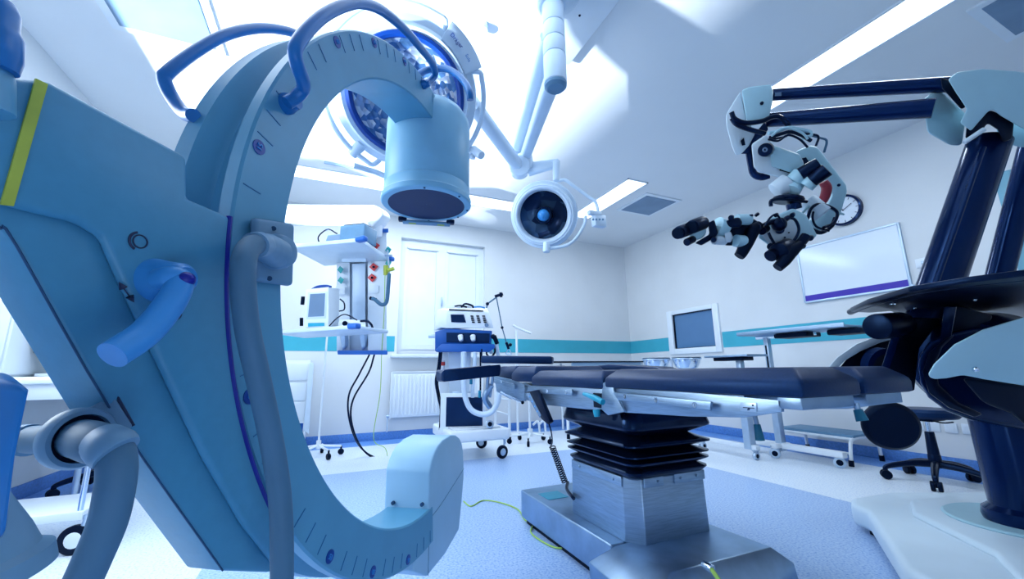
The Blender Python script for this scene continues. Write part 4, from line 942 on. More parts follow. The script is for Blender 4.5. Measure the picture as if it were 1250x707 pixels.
# ================================================================== BACK WALL
ry = WY1 - .11
rd = thing('radiator', 'white ribbed panel radiator under the window', 'radiator', (1.05, WY1 - .06, .27))
rm = MB().bb(.75, 2.0, ry + .02, WY1 - .05, .27, .83, .01)
for k in range(25): rm.bb(.775 + k * .049, .775 + k * .049 + .026, ry, ry + .03, .30, .80, .008)
obj('panel', rm, M['rad'], rd)
obj('end_cap', MB().bb(.735, .75, ry, WY1 - .05, .26, .84, .004), M['rad'], rd)
obj('top_grille', MB().bb(.75, 2.0, ry + .01, WY1 - .05, .832, .845, .003), M['rad'], rd)
obj('valve', MB().cyl((.70, WY1 - .07, .29), (.745, WY1 - .07, .29), .018, n=12).cyl((.715, WY1 - .07, .29), (.715, WY1 - .07, 0.1), .008, n=8), M['alu'], rd)
obj('bracket', MB().bb(.95, .99, WY1 - .05, WY1 - .003, .4, .7).bb(1.7, 1.74, WY1 - .05, WY1 - .003, .4, .7), M['rad'], rd)

def caster(par, x, y, r=.05, mt='matt', z=None, hub='alu', ang=0, top=.0):
    d = V(math.cos(ang), math.sin(ang), 0); s_ = V(-d.y, d.x, 0)
    w_ = MB().cyl(V(x, y, r) - s_ * .014, V(x, y, r) + s_ * .014, r, n=24, bev=.004)
    wh = obj('wheel', w_, M[mt], par)
    obj('hub', MB().cyl(V(x, y, r) - s_ * .016, V(x, y, r) + s_ * .016, r * .55, n=18, bev=.002), M[hub], wh)
    f = MB().tube([V(x, y, r), V(x, y, r) + d * r * .5 + V(0, 0, r * 1.3)], .010, 8, smooth=False).cyl(V(x, y, r) + d * r * .5 + V(0, 0, r * 1.2), V(x, y, r) + d * r * .5 + V(0, 0, r * 1.5 + top), .013, n=10)
    obj('caster_fork', f, M['alu'], par)

# ================================================================== PENDANT WITH SHELVES
cx, cy = .285, 4.15
pd = thing('ceiling_pendant', 'white ceiling supply pendant with two shelves beside the window', 'medical pendant', (cx, cy, H))
yawm = Matrix.Rotation(R_(-24), 3, 'Z')
obj('beam', MB().prism([P(x, y, T=3.7) for x, y in ((330, 249), (458, 250), (465, 255), (468, 262), (455, 278), (446, 271), (330, 271))], FWD * .25, .02, 3), M['white'], pd)
obj('hub', MB().cyl(P(450, 262, T=3.85), P(452, 290, T=3.85), .13, .11, 32, .015), M['white'], pd)
obj('ceiling_tube', MB().cyl(V(-.9, 4.2, 2.15), V(-.9, 4.2, H), .09, n=28), M['white'], pd)
# main body: two side columns and recessed centre
def bx(px0, px1, py0, py1, T, dep, mt, nm, par=pd, bev=.006, lab=None):
    return obj(nm, MB().prism([P(px0, py0, T=T), P(px1, py0, T=T), P(px1, py1, T=T), P(px0, py1, T=T)], dep, bev), M[mt], par, lab)
bx(449, 472, 281, 432, 3.95, .22, 'white', 'media_column')
bx(411, 427, 300, 430, 4.0, .18, 'white', 'media_column')
bx(426, 450, 300, 430, 4.05, .10, 'shelf', 'centre_channel')
bx(430, 446, 322, 405, 3.96, .10, 'bwhite', 'centre_cover')
bx(412, 473, 428, 433, 3.93, .24, 'sblue', 'bottom_trim', bev=.003)
bx(449, 474, 279, 284, 3.93, .24, 'sblue', 'top_trim', bev=.003)
bx(417, 447, 294, 320, 3.85, .12, 'bwhite', 'shelf_bracket')
for px in (417, 441): obj('shelf_bracket', MB().prism([P(px - 3, 408, T=3.85), P(px + 4, 408, T=3.85), P(px + 5, 424, T=3.95), P(px + 1, 428, T=3.95)], FWD * .08, .004), M['alu'], pd)
for (px, py) in ((458, 300), (456, 326), (454, 339)):
    s_ = obj('red_outlet', MB().prism(PT([(px - 5.5, py), (px - .5, py - 5), (px + 6, py - .5), (px + .5, py + 5.5)], 3.93), .03, .002), M['red'], pd)
    obj('outlet_hole', MB().cyl(P(px, py, T=3.929), P(px, py, T=3.915), .012, n=12), M['matt'], s_)
for (px, py) in ((415.5, 329), (416, 342), (474, 305), (474, 321)):
    s_ = obj('green_outlet', MB().prism(PT([(px - 4, py + .5), (px - .5, py - 4.5), (px + 4, py - .5), (px + .5, py + 5)], 3.93), .03, .002), M['green'], pd)
for (px, py) in ((456, 353), (415, 354)):
    s_ = bx(px - 5, px + 6, py - 5, py + 5, 3.935, .02, 'white', 'power_outlet', bev=.002)
obj('side_rail', MB().cyl(P(473, 305, T=3.9), P(476, 345, T=3.9), .009, n=10).cyl(P(466, 312, T=3.9), P(478, 312, T=3.8), .01, n=10), M['alu'], pd)
obj('gas_coupling', MB().cyl(P(471, 324, T=3.86), P(471, 336, T=3.86), .022, n=14).cyl(P(474, 330, T=3.84), P(481, 328, T=3.84), .018, n=14), M['yellow'], pd)
obj('gas_hose', MB().tube(PT([(475, 334), (474, 350), (472, 368), (466, 372), (458, 366), (454, 364)], 3.82), .018, 10), M['hose'], pd, 'grey hose looping beside the shelves')
obj('hose_plug', MB().cyl(P(452, 364, T=3.85), P(459, 366, T=3.83), .017, n=12), M['matt'], pd)
# shelves: underside visible for the top one
def shelf(corners, z_, th, nm='shelf'):
    q = [P(x, y, Z=z_) for x, y in corners]
    s_ = obj(nm, MB().prism(q, V(0, 0, th), .006, 2), M['shelf'], pd); return s_, q
s1, q1s = shelf([(354, 303), (441, 295), (475, 319), (396, 325)], 1.905, .035)
s2, q2s = shelf([(336, 408), (432, 401.5), (474, 407), (372, 413)], 1.17, .03)
def bumper(p, z_): obj('corner_bumper', MB().box(p + V(0, 0, .02), (.10, .06, .045), Matrix.Rotation(R_(-50), 3, 'Z'), .015, 3), M['sblue'], pd)
bumper(q1s[1], 0); bumper(q1s[2], 0); bumper(q2s[1], 0)
# things on shelves
def dev(name, label, cat, c): return thing(name, label, cat, c)
zt1 = 1.941
c0 = P(432, 292, Z=zt1); mid = (q1s[0] + q1s[1] + q1s[2] + q1s[3]) / 4
xd = (q1s[1] - q1s[0]).normalized(); yd = V(0, 0, 1).cross(xd)
RM = Matrix((xd, yd, V(0, 0, 1))).transposed()
md = dev('monitor', 'grey monitor device lying on the top shelf of the pendant', 'monitor', mid + V(0, 0, .036))
cm_ = q1s[0] + (q1s[1] - q1s[0]) * .80 + yd * .16; cm_.z = zt1
obj('case', MB().box(cm_ + V(0, 0, .075), (.24, .20, .15), RM, .012, 3), M['grey'], md)
obj('lid', MB().box(cm_ + V(0, 0, .155), (.20, .16, .02), RM, .006), M['matt'], md)
pf = cm_ - xd * .22
obj('front_panel', MB().box(pf + V(0, 0, .06), (.20, .03, .11), RM @ Matrix.Rotation(R_(-18), 3, 'X'), .008), M['grey'], md)
obj('screen', MB().box(pf - yd * .022 + V(0, 0, .062), (.16, .004, .08), RM @ Matrix.Rotation(R_(-18), 3, 'X')), M['screen'], md, smooth=False)
obj('base_plate', MB().box(cm_ - xd * .15 + V(0, 0, .006), (.52, .18, .012), RM, .003), M['alu'], md)
obj('cable', MB().tube([pf + V(0, 0, .12), pf - xd * .10 + V(0, 0, .17), pf - xd * .19 + V(0, -.02, .10), pf - xd * .16 + V(0, -.03, .012)], .006, 8), M['black'], md)
zt2 = 1.201
# patient monitor
mT = 3.45
pm = dev('patient_monitor', 'portable patient monitor with blue carry handle on the lower pendant shelf', 'monitor', P(392, 400, T=mT))
obj('case', MB().loft([PT([(373, 353), (401, 350), (401, 400), (371, 400)], mT), PT([(376, 354), (403, 351), (402, 401), (375, 401)], mT + .02), PT([(396, 355), (415, 352), (414, 399), (395, 400)], mT + .22)], bev=.008), M['white'], pm)
obj('screen', MB().prism(PT([(378.5, 359), (397, 358), (395.5, 386), (376, 387)], mT - .004), .006), M['screen'], pm, smooth=False)
obj('screen_bezel', MB().prism(PT([(376, 357), (400, 356), (398, 389), (374, 390)], mT - .002), .01, .002), M['shelf'], pm)
obj('carry_handle', MB().tube(PT([(381, 354), (388, 350.5), (398, 349.5), (404, 351)], mT + .06), .014, 10), M['badge'], pm, 'indigo carry handle')
obj('connector_strip', MB().prism(PT([(376, 394.5), (396, 394), (396, 398), (376, 399)], mT - .006), .01), M['tlever'], pm)
obj('side_clip', MB().cyl(P(370, 362, T=mT + .02), P(369, 372, T=mT + .02), .016, n=10).cyl(P(368, 388, T=mT + .02), P(368, 398, T=mT + .02), .014, n=10), M['matt'], pm)
obj('lead', MB().tube(PT([(415, 365), (420, 370), (420, 378), (414, 380)], mT + .1), .006, 8).tube(PT([(402, 398), (412, 388), (422, 384), (436, 391)], mT), .005, 8), M['black'], pm)
bxm = dev('suction_unit', 'small white box device beside the patient monitor on the lower shelf', 'device', P(432, 398, T=3.5))
obj('case', MB().prism(PT([(413, 394), (416, 390), (446, 391), (447, 402), (413, 401)], 3.5), .12, .008, 2), M['white'], bxm)
obj('knob', MB().cyl(P(421, 395, T=3.5), P(421, 395, T=3.47), .022, n=16), M['matt'], bxm)
obj('lead', MB().tube(PT([(440, 392), (448, 392), (453, 396), (455, 401)], 3.5), .010, 8), M['black'], bxm)
# hanging cables from pendant
obj('hanging_cable', MB().tube([P(x, y, T=t) for x, y, t in ((451, 433, 4.0), (438, 458, 4.0), (426, 482, 4.0), (426, 510, 4.0), (436, 540, 4.05), (452, 556, 4.1), (474, 562, 4.1))], .009, 8), M['black'], pd, 'black cable hanging to the floor')
obj('hanging_cable', MB().tube([P(x, y, T=t) for x, y, t in ((457, 433, 4.0), (450, 455, 4.0), (431, 488, 4.0), (429, 515, 4.0), (440, 545, 4.05), (458, 560, 4.1), (478, 560, 4.1))], .009, 8), M['black'], pd)
obj('earth_cable', MB().tube([P(x, y, T=t) for x, y, t in ((470, 330, 3.9), (469, 380, 3.92), (466, 430, 3.95), (464, 480, 4.0), (456, 535, 4.05), (470, 547, 4.1), (474, 562, 4.1))], .004, 6), M['wire'], pd)

# ================================================================== VENTILATOR
vt = thing('ventilator', 'white and blue anaesthesia ventilator on a wheeled trolley by the window', 'ventilator', (1.40, 4.15, 0))
Tv = 4.05
def fr(px0, px1, py0, py1, T, dep, mt, nm, par=vt, bev=.008, lab=None): return bx(px0, px1, py0, py1, T, dep, mt, nm, par, bev, lab)
hdv = obj('head_unit', MB().loft([PT([(546, 379), (597, 381), (603, 401), (544, 401)], Tv - .02), PT([(541, 376), (594, 375), (601, 399), (538, 400)], Tv + .06), PT([(533, 378), (580, 375), (588, 400), (530, 404)], Tv + .36)], bev=.01), M['white'], vt)
obj('display', MB().prism(PT([(550, 384), (566, 384), (569, 394), (551, 393.5)], Tv - .028), .02), M['dscreen'], hdv, smooth=False)
kk = MB()
for i in range(3):
    for j in range(4): kk.prism(PT([(574 + i * 7.2 + j * .6, 385.2 + j * 2.5), (577.6 + i * 7.2 + j * .6, 385.2 + j * 2.5), (578 + i * 7.2 + j * .6, 386.7 + j * 2.5), (574.4 + i * 7.2 + j * .6, 386.7 + j * 2.5)], Tv - .03), .012)
obj('keypad', kk, M['matt'], hdv, smooth=False)
obj('dial', MB().cyl(P(594, 397, T=Tv - .02), P(594, 397, T=Tv - .05), .02, n=16), M['screen'], hdv)
obj('air_slot', MB().prism(PT([(548, 377.2), (590, 379), (590, 380.4), (548, 378.8)], Tv - .025), .02), M['matt'], hdv, smooth=False)
obj('top_tray', MB().prism(PT([(548, 371), (596, 375), (592, 378), (542, 376)], Tv + .05), .2, .006), M['white'], hdv)
obj('tray_cables', MB().tube(PT([(563, 375), (568, 371), (576, 373), (578, 376)], Tv + .02), .010, 8).tube(PT([(555, 374), (562, 373), (570, 375)], Tv + .02), .008, 8), M['matt'], hdv)
obj('tray_hose', MB().tube(PT([(578, 375), (586, 374.5), (592, 376)], Tv + .02), .008, 8), M['lblue'], hdv)
bs = obj('valve_bay', MB().prism(PT([(531, 405), (545, 401), (601, 404), (599, 429), (531, 429)], Tv), .36, .008), M['vblue'], vt)
obj('bay_shelf', MB().prism(PT([(539, 420), (604, 420), (604, 425), (597, 430), (532, 430), (532, 427)], Tv - .10), .46, .008), M['vblue'], vt, 'blue front shelf')
obj('bay_recess', MB().prism(PT([(545, 406), (598, 407), (597, 419), (545, 418)], Tv - .006), .01), M['dscreen'], bs, smooth=False)
for px in (562, 577):
    obj('valve', MB().cyl(P(px, 410, T=Tv - .02), P(px + 1, 416, T=Tv - .06), .028, .02, 16, .004).cyl(P(px, 413, T=Tv), P(px, 413, T=Tv - .08), .022, n=14), M['white'], bs)
obj('side_tray', MB().prism(PT([(523, 409), (542, 407), (542, 412), (523, 413)], Tv + .1), .2, .003), M['alu'], vt)
obj('trolley_column', MB().prism(PT([(547, 430), (575, 430), (573, 480), (548, 480)], Tv + .12), .14, .01), M['shelf'], vt)
obj('trolley_column_side', MB().prism(PT([(536, 430), (547, 430), (548, 500), (536, 500)], Tv + .25), .10, .01), M['white'], vt)
mn = obj('lower_monitor', MB().prism(PT([(538, 480), (592, 480), (594, 526), (537, 527)], Tv - .10), .10, .008, 2), M['white'], vt, 'white flat monitor on the trolley')
obj('monitor_screen', MB().prism(PT([(545, 485), (589, 485), (589, 520), (544, 521)], Tv - .104), .006), M['dscreen'], mn, smooth=False)
obj('monitor_foot', MB().prism(PT([(540, 526), (590, 525), (588, 530), (542, 531)], Tv - .05), .10, .004), M['grey'], mn)
obj('monitor_bracket', MB().prism(PT([(552, 478), (575, 478), (575, 500), (552, 500)], Tv - .0), .25, .004), M['alu'], vt)
obj('pressure_gauge', MB().cyl(P(598, 518, T=Tv - .10), P(598, 518, T=Tv - .16), .038, n=24, bev=.005), M['alu'], vt)
obj('gauge_centre', MB().cyl(P(598, 518, T=Tv - .16), P(598, 518, T=Tv - .165), .022, n=20), M['matt'], vt)
by0, by1 = 3.80, 4.52
obj('trolley_base', MB().bb(1.06, 1.66, by0, by1, .185, .29, .02, 3), M['white'], vt)
obj('trolley_deck', MB().bb(1.10, 1.58, by0 + .05, by1 - .05, .29, .305, .005), M['white'], vt)
for (x, y) in ((1.60, 3.86), (1.12, 3.86), (1.60, 4.46), (1.12, 4.46)): caster(vt, x, y, .062, 'matt', ang=.3 if y < 4 else 2.4, top=.03)
obj('breathing_tube', MB().tube(PT([(566, 430), (566, 465), (568, 485), (575, 500), (588, 506), (600, 503), (607, 492), (610, 478)], Tv - .22), .026, 12), M['shelf'], vt, 'pale corrugated breathing tube')
obj('breathing_tube', MB().tube(PT([(580, 430), (579, 450), (577, 470), (577, 485)], Tv - .15), .020, 12), M['shelf'], vt)
obj('support_rod', MB().cyl(P(586.5, 430, T=Tv - .1), P(586.5, 480, T=Tv - .1), .008, n=8).cyl(P(588, 426, T=Tv - .1), P(588, 440, T=Tv - .1), .007, n=8), M['matt'], vt)
obj('supply_hose', MB().tube(PT([(537, 430), (535, 448), (532, 466), (535, 485), (538, 500), (537, 525)], Tv + .05), .012, 8).tube(PT([(539, 430), (537, 450), (534, 468), (537, 487), (539, 510)], Tv + .08), .010, 8), M['black'], vt, 'black supply hoses at the left side')
obj('flow_meter', MB().cyl(P(541, 440, T=Tv + .15), P(541, 458, T=Tv + .15), .018, n=12), M['white'], vt)
obj('flow_meter_tip', MB().cyl(P(541, 442, T=Tv + .13), P(541, 446, T=Tv + .13), .020, n=12), M['red'], vt)
obj('side_valve', MB().sph(P(602, 411, T=Tv), .025).cyl(P(603, 410, T=Tv), P(607, 420, T=Tv), .022, n=12).tube(PT([(595, 424), (594, 432), (599, 436), (604, 430), (603, 422)], Tv - .05), .010, 8), M['matt'], vt)
obj('side_hose', MB().tube(PT([(599, 424), (600, 432)], Tv), .018, 10).tube(PT([(606, 420), (608, 432), (608, 438)], Tv), .018, 10), M['shelf'], vt)
obj('tube_holder_arm', MB().tube(PT([(594, 376), (595, 371), (606, 363)], Tv), .008, 8, smooth=False).tube(PT([(606, 363), (613, 400), (620, 425)], Tv), .006, 8, smooth=False), M['hose'], vt)
obj('arm_clamp', MB().sph(P(595, 371, T=Tv), .018).sph(P(613, 400, T=Tv), .015).cyl(P(604, 362, T=Tv), P(614, 359, T=Tv), .015, n=10).cyl(P(611, 357, T=Tv), P(612, 363, T=Tv), .014, n=10).cyl(P(618, 418, T=Tv), P(621, 426, T=Tv), .014, n=10).sph(P(623, 421, T=Tv), .018), M['black'], vt)
obj('arm_hook', MB().tube(PT([(620, 426), (618, 432), (624, 433), (622, 427)], Tv), .006, 6), M['alu'], vt)

# ================================================================== OTHER BACKGROUND ITEMS
def ivstand(name, label, x, y, top, zt_, r=.010, leg=.27, n=5, ph=0, wheels=True, hook=True):
    t = thing(name, label, 'iv stand', (x, y, 0))
    obj('pole', MB().cyl((x, y, .10), (x, y, zt_), r, n=12).cyl((x, y, .08), (x, y, .16), r * 2.4, n=14), M['white'], t)
    for k in range(n):
        a = ph + 6.28318 * k / n; e = V(x + leg * math.cos(a), y + leg * math.sin(a), .085)
        obj('leg', MB().tube([V(x, y, .115), V(x, y, .11) * .5 + e * .5, e], .011, 8, smooth=False), M['white'], t)
        if wheels:
            obj('wheel', MB().cyl(V(e.x, e.y, .030) - V(math.sin(a), -math.cos(a), 0) * .014, V(e.x, e.y, .030) + V(math.sin(a), -math.cos(a), 0) * .014, .030, n=16, bev=.004).cyl(V(e.x, e.y, .03), V(e.x, e.y, .09), .009, n=8), M['matt'], t)
    return t
q = P(389, 541, Z=.135)
iv = ivstand('iv_stand', 'slim white stand with wheeled star foot left of the pendant cables', q.x, q.y, 0, 1.75, ph=.15, leg=.22)
obj('top_hook', MB().tube([V(q.x - .10, q.y, 1.82), V(q.x - .08, q.y, 1.76), V(q.x, q.y, 1.75), V(q.x + .08, q.y, 1.76), V(q.x + .10, q.y, 1.82)], .006, 8), M['white'], iv)
q = P(647, 530, Z=.1)
iv2 = ivstand('iv_stand', 'white stand with wheeled foot under the table behind the hand control', q.x, q.y, 0, 1.0, leg=.25, ph=.4, r=.014)
obj('pedal_bracket', MB().tube([V(q.x + .04, q.y, .2), V(q.x + .10, q.y - .02, .24), V(q.x + .12, q.y - .02, .12)], .014, 8).tube([V(q.x + .12, q.y, .2), V(q.x + .18, q.y - .02, .24), V(q.x + .2, q.y - .02, .12)], .014, 8), M['white'], iv2)
# white hooked pole by the back wall
q = P(631, 440, Y=5.2)
hk = thing('hook_pole', 'thin white pole with bent top arm between ventilator and corner', 'pole', (q.x, q.y, 0))
obj('pole', MB().cyl((q.x, q.y, .0), (q.x, q.y, 1.40), .016, n=12), M['white'], hk)
obj('top_arm', MB().tube([V(q.x - .05, q.y, 1.47), V(q.x, q.y, 1.44), V(q.x + .2, q.y - .05, 1.36)], .016, 10, smooth=False), M['white'], hk)
obj('foot', MB().cyl((q.x, q.y, 0), (q.x, q.y, .02), .14, n=28, bev=.005), M['white'], hk)
# frame trolley (legs with black feet) behind table
ft = thing('frame_trolley', 'white tubular frame rack standing behind the head of the table', 'rack', P(622, 540, Z=0))
p1, p2 = P(622, 537, Z=0), P(605, 528, Z=0)
fm = [P(622, 537, Z=0), P(694, 536, Z=0)]
for nm_, pq in (('leg', P(622, 537, Z=0)), ('leg', P(605, 530, Z=0)), ('leg', P(694, 536, Z=0))):
    obj('leg', MB().cyl(pq + V(0, 0, .05), V(pq.x, pq.y, .78), .018, n=12), M['white'], ft)
    obj('foot', MB().cyl(pq, pq + V(0, 0, .06), .022, .02, 12), M['matt'], ft)
def zz(p, z_): return V(p.x, p.y, z_)
obj('rail', MB().tube([zz(P(605, 530, Z=0), .30), zz(P(622, 537, Z=0), .30)], .010, 8, smooth=False).tube([zz(P(622, 537, Z=0), .78), zz(P(694, 536, Z=0), .78), zz(P(605, 530, Z=0), .78)], .012, 8, smooth=False).tube([zz(P(605, 530, Z=0), .48), zz(P(622, 537, Z=0), .48)], .010, 8, smooth=False), M['white'], ft)
# table with a pale blue side panel against the back wall
_l, _r = P(700, 441, Y=4.95), P(786, 441, Y=4.95)
dt = thing('back_table', 'pale blue panelled table with dark edge behind the operating table near the corner', 'table', (_l.x / 2 + _r.x / 2, 5.15, 0))
obj('tabletop', MB().bb(P(676, 441, Y=4.95).x, _r.x, 4.93, 5.35, _l.z - .018, _l.z, .003), M['matt'], dt)
obj('side_panel', MB().bb(_l.x - .02, _r.x - .02, 4.96, 4.98, _l.z - .30, _l.z - .018, .003), M['hatchb'], dt)
for (x, y) in ((_l.x, 5.30), (_r.x - .04, 4.97), (_r.x - .04, 5.30)): obj('leg', MB().cyl((x, y, 0), (x, y, _l.z - .018), .015, n=12), M['white'], dt)
# left cabinet and standing panel seen through the ring
cb = thing('drawer_cabinet', 'white drawer cabinet seen through the ring left of the slim stand', 'cabinet', (-.75, 5.25, 0))
cxr = P(376, 480, Y=5.10).x
obj('body', MB().bb(cxr - .75, cxr, 5.10, 5.55, .10, .98, .006), M['cup'], cb)
for k in range(4): 
    dw = obj('drawer', MB().bb(cxr - .73, cxr - .02, 5.085, 5.10, .13 + k * .21, .32 + k * .21, .004), M['cup'], cb)
    obj('handle', MB().bb(cxr - .45, cxr - .30, 5.065, 5.085, .26 + k * .21, .275 + k * .21, .003), M['alu'], dw)
obj('leg', MB().bb(cxr - .73, cxr - .68, 5.15, 5.2, 0, .1).bb(cxr - .07, cxr - .02, 5.15, 5.2, 0, .1), M['alu'], cb)
obj('blue_bin_front', MB().bb(cxr - .60, cxr - .02, 5.078, 5.086, .14, .31, .003), M['vblue'], cb)
pnl = thing('folding_screen_panel', 'tall narrow pale panel leaning beside the drawer cabinet', 'panel', P(378, 530, T=4.9))
obj('panel', MB().prism([P(x, y, Y=5.0) for x, y in ((378, 443), (383, 443), (377, 530), (370, 525))], V(0, .07, 0), .006), M['shelf'], pnl)

# wall unit, counter table and cart at left (seen under the support housing)
cu = thing('tall_cabinet', 'white door cabinet standing on the side table against the left wall', 'cabinet', (WX0, 4.2, .836))
obj('body', MB().bb(WX0 + .003, WX0 + .16, 3.38, 5.28, .836, 1.9, .004), M['cup'], cu)
for k in range(4): obj('door', MB().bb(WX0 + .16, WX0 + .175, 3.39 + k * .47, 3.85 + k * .47, .85, 1.88, .004), M['cup'], cu)
ct = thing('side_table', 'white work table with metal legs against the left wall', 'table', (WX0 + .3, 3.9, 0))
obj('tabletop', MB().bb(WX0 + .02, -1.42, 3.35, 5.3, .80, .835, .006), M['cup'], ct)
obj('apron', MB().bb(WX0 + .04, -1.45, 3.38, 5.28, .70, .80, .004), M['cup'], ct)
dw = obj('drawer', MB().bb(-1.45, -1.435, 3.45, 4.1, .71, .79, .003), M['cup'], ct)
obj('drawer_handle', MB().bb(-1.435, -1.422, 3.68, 3.90, .745, .758, .002), M['matt'], dw)
for (x, y) in ((-1.50, 3.85), (-1.50, 5.2), (-1.85, 3.42), (-1.85, 5.2)):
    obj('leg', MB().cyl((x, y, .03), (x, y, .71), .018, n=12).cyl((x, y, 0), (x, y, .04), .022, n=12), M['alu'], ct)
dv = thing('binocular_device', 'black boxy device on a white stand on the left side table', 'device', P(2, 455, T=3.4))
dvp = V(-1.60, 3.72, .835)
obj('stand', MB().box(dvp + V(0, 0, .07), (.12, .16, .14), None, .01).box(dvp + V(0, 0, .01), (.2, .24, .02), None, .005), M['cup'], dv)
obj('head', MB().box(dvp + V(0, 0, .20), (.24, .30, .12), None, .02, 3), M['matt'], dv)
obj('rod', MB().cyl(dvp + V(.12, 0, .22), dvp + V(.24, 0, .22), .008, n=8), M['alu'], dv)

kt = thing('instrument_cart', 'white metal cart with tubular legs and casters behind the lower hose', 'cart', (-1.3, 3.0, 0))
kx0, kx1, ky0, ky1 = -1.70, -1.04, 2.79, 3.20
obj('top', MB().bb(kx0, kx1, ky0, ky1, .80, .83, .006), M['cup'], kt)
obj('lower_shelf', MB().bb(kx0, kx1, ky0, ky1, .155, .195, .006), M['cup'], kt)
for (x, y) in ((kx1 - .02, ky0 + .02), (kx1 - .02, ky1 - .02), (kx0 + .02, ky0 + .02), (kx0 + .02, ky1 - .02)):
    obj('leg', MB().cyl((x, y, .17), (x, y, .81), .012, n=12), M['chrome'], kt)
    caster(kt, x - .0, y, .066, 'matt', ang=-.2, hub='white', top=.01)
obj('brace', MB().cyl((kx1 - .02, ky0 + .02, .42), (kx1 - .02, ky1 - .02, .20), .005, n=8), M['alu'], kt)

def stool(name, label, x, y, seat_z, ph, seat=True, rl=.29):
    t = thing(name, label, 'stool', (x, y, 0))
    obj('gas_lift', MB().cyl((x, y, .11), (x, y, .20), .040, .036, 20, .004).cyl((x, y, .19), (x, y, .36), .034, .027, 20, .004), M['black'], t)
    obj('lift_rod', MB().cyl((x, y, .29), (x, y, seat_z), .014, n=14), M['chrome'], t)
    for k in range(5):
        a = ph + 6.28318 * k / 5; d = V(math.cos(a), math.sin(a), 0); c = V(x, y, 0)
        obj('leg', MB().tube([c + V(0, 0, .135) + d * .02, c + d * rl * .5 + V(0, 0, .125), c + d * rl * .95 + V(0, 0, .09), c + d * rl + V(0, 0, .055)], [.026, .022, .017, .014], 10), M['black'], t)
        s_ = V(-d.y, d.x, 0); e = c + d * rl + V(0, 0, .033)
        obj('caster', MB().cyl(e - s_ * .030, e - s_ * .006, .033, n=18, bev=.005).cyl(e + s_ * .006, e + s_ * .030, .033, n=18, bev=.005).sph(e + V(0, 0, .012), .022), M['matt'], t)
    if seat:
        obj('seat', MB().lathe([(0, 0), (.17, 0), (.185, .015), (.185, .045), (.165, .065), (0, .07)], (x, y, seat_z), n=40), M['vinyl'], t)
        obj('seat_plate', MB().box((x, y, seat_z - .012), (.2, .14, .02), None, .005), M['matt'], t)
        obj('lever', MB().tube([V(x, y, seat_z - .015), V(x - .1, y - .12, seat_z - .02), V(x - .16, y - .2, seat_z - .005)], .005, 8), M['matt'], t)
    return t
stool('swivel_stool', 'black five-star swivel stool by the right wall, behind the microscope column', 4.10, 1.62, .46, 2.2)
stool('swivel_stool', 'black star base swivel stool on the blue floor left of the support housing', -1.42, 4.25, .50, 3.7, rl=.33)

# step stool
sp_ = thing('step_stool', 'low white tubular step stool with grey tread along the right wall', 'step stool', (4.45, 2.4, 0))
sx0, sx1, sy0, sy1 = 4.10, 4.60, 2.13, 2.86
obj('tread', MB().bb(4.22, 4.58, sy0 + .05, sy1 - .02, .225, .25, .006), M['grey'], sp_)
for y in (sy0 + .06, sy1 - .04):
    obj('leg', MB().tube([V(4.14, y, .0), V(4.17, y, .16), V(4.22, y, .215), V(4.4, y, .22), V(4.56, y, .215), V(4.60, y, .16), V(4.62, y, .0)], .014, 10, 4), M['white'], sp_)
    obj('rubber_foot', MB().cyl((4.14, y, 0), (4.143, y, .05), .02, n=12).cyl((4.62, y, 0), (4.618, y, .05), .02, n=12), M['matt'], sp_)
obj('stretcher', MB().cyl((4.17, sy0 + .06, .1), (4.17, sy1 - .04, .1), .010, n=10).cyl((4.22, sy0 + .06, .215), (4.22, sy1 - .04, .215), .012, n=10), M['white'], sp_)

# Mayo / over-bed table
my_ = thing('instrument_table', 'tall over-bed instrument table with steel top in front of the teal stripe', 'instrument table', (3.95, 2.6, 0))
mxx = 4.0
def PX(px, py, X=mxx): return P(px, py, X=X)
tz = PX(932, 410).z
ty1, ty0 = PX(917, 405).y, PX(1050, 399).y
ycol = PX(938, 430).y
obj('tray_top', MB().bb(mxx - .22, mxx + .22, ty0, ty1, tz + .0, tz + .02, .004), M['steel'], my_)
obj('tray_rim', MB().bb(mxx - .23, mxx - .22, ty0, ty1, tz, tz + .035, .002).bb(mxx + .22, mxx + .23, ty0, ty1, tz, tz + .035, .002), M['steel'], my_)
obj('top_beam', MB().bb(mxx - .02, mxx + .02, ty0 + .35, ty1 - .05, tz - .035, tz, .004), M['chrome'], my_)
obj('tilt_mechanism', MB().bb(mxx - .12, mxx + .1, ycol - .45, ycol - .15, tz - .045, tz - .004, .01).bb(mxx - .1, mxx + .1, ycol - .85, ycol - .6, tz - .05, tz - .004, .012), M['matt'], my_)
obj('column', MB().bb(mxx - .028, mxx + .028, ycol - .022, ycol + .022, .62, tz - .02, .004).bb(mxx - .036, mxx + .036, ycol - .03, ycol + .03, .06, .80, .005), M['alu'], my_)
obj('column_slot', MB().bb(mxx - .03, mxx - .0285, ycol - .008, ycol + .008, .7, tz - .1), M['matt'], my_, smooth=False)
fb = MB().bb(mxx - .035, mxx + .035, 2.15, 3.0, .085, .135, .006)
obj('foot_beam', fb, M['white'], my_)
obj('foot_beam', MB().bb(mxx - .12, mxx + .10, ycol - .03, ycol + .03, .09, .13, .006), M['white'], my_)
for (x, y) in ((mxx, 2.20), (mxx, 2.96), (mxx - .10, ycol)): caster(my_, x, y, .045, 'alu', ang=2.0, hub='matt')

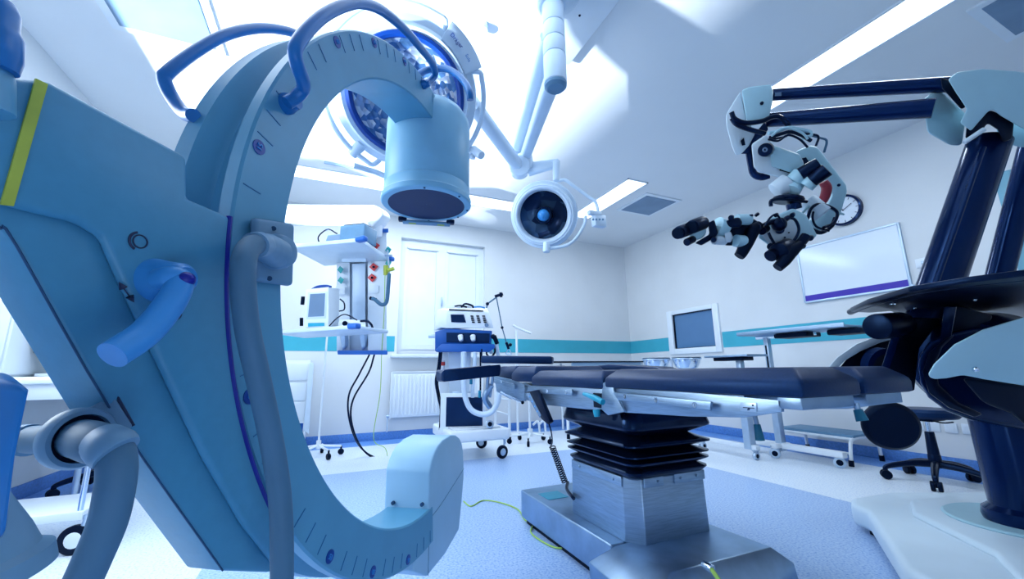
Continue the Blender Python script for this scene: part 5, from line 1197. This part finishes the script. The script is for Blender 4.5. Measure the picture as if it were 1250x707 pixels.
# second table w/ bowls behind
tb2 = thing('bowl_table', 'low steel instrument table with two basins beneath the hatch window', 'instrument table', (3.9, 3.9, 0))
X2 = 3.68
ya, yb = P(925, 435, X=X2).y, P(872, 436, X=X2).y
tz2 = P(925, 435, X=X2).z
yc2 = P(903, 440, X=X2).y
obj('tray_top', MB().bb(X2 - .15, X2 + .15, ya, yb, tz2, tz2 + .02, .004), M['steel'], tb2)
obj('tilt_mechanism', MB().bb(X2 - .08, X2 + .08, ya + .1, yb - .05, tz2 - .035, tz2, .006), M['matt'], tb2)
obj('column', MB().bb(X2 - .03, X2 + .03, yc2 - .025, yc2 + .025, .09, tz2 - .03, .004).bb(X2 - .04, X2 + .04, yc2 - .035, yc2 + .035, .09, .6, .004), M['alu'], tb2)
obj('foot', MB().bb(X2 - .03, X2 + .03, yc2 - .08, yc2 + .58, .09, .13, .006), M['white'], tb2)
for (x, y) in ((X2, yc2 - .05), (X2, yc2 + .54)): caster(tb2, x, y, .035, 'alu', hub='matt')
bsn = thing('basin_stand', 'white ring stand on casters below the two basins', 'basin stand', P(845, 545, Z=0))
bl_, br_ = P(801, 440, T=4.3), P(838, 440, T=4.15)
zr = bl_.z + .02
for k, c in enumerate((bl_, br_)):
    lab = 'round steel basin %s in the stand under the hatch window' % ('nearer the room corner' if k == 0 else 'nearer the steel tray')
    bw = MB().lathe([(.145, .0), (.135, -.005), (.128, -.05), (.10, -.10), (.05, -.120), (0, -.122), (0, -.118), (.048, -.116), (.096, -.096), (.124, -.048), (.132, .0), (.145, .004)], (c.x, c.y, zr), n=40)
    single('basin', bw, M['chrome'], lab, 'basin', V(c.x, c.y, zr - .12), 'steel basins in the ring stand')
rg = MB()
for c in (bl_, br_): rg.tube([V(c.x + .139 * math.cos(t * .5236), c.y + .139 * math.sin(t * .5236), zr - .012) for t in range(12)], .007, 8, 3, closed=True)
mc = (bl_ + br_) / 2
obj('ring_frame', rg, M['alu'], bsn)
obj('pole', MB().cyl((mc.x, mc.y, .10), (mc.x, mc.y, zr - .012), .015, n=12), M['white'], bsn)
obj('foot', MB().tube([V(mc.x - .22, mc.y + .05, .10), V(mc.x, mc.y, .12), V(mc.x + .22, mc.y - .05, .10)], .014, 8).tube([V(mc.x, mc.y + .22, .10), V(mc.x, mc.y, .12), V(mc.x, mc.y - .22, .10)], .014, 8), M['white'], bsn)
for d in ((-.22, .05), (.22, -.05), (0, .22), (0, -.22)): caster(bsn, mc.x + d[0], mc.y + d[1], .035, 'matt')
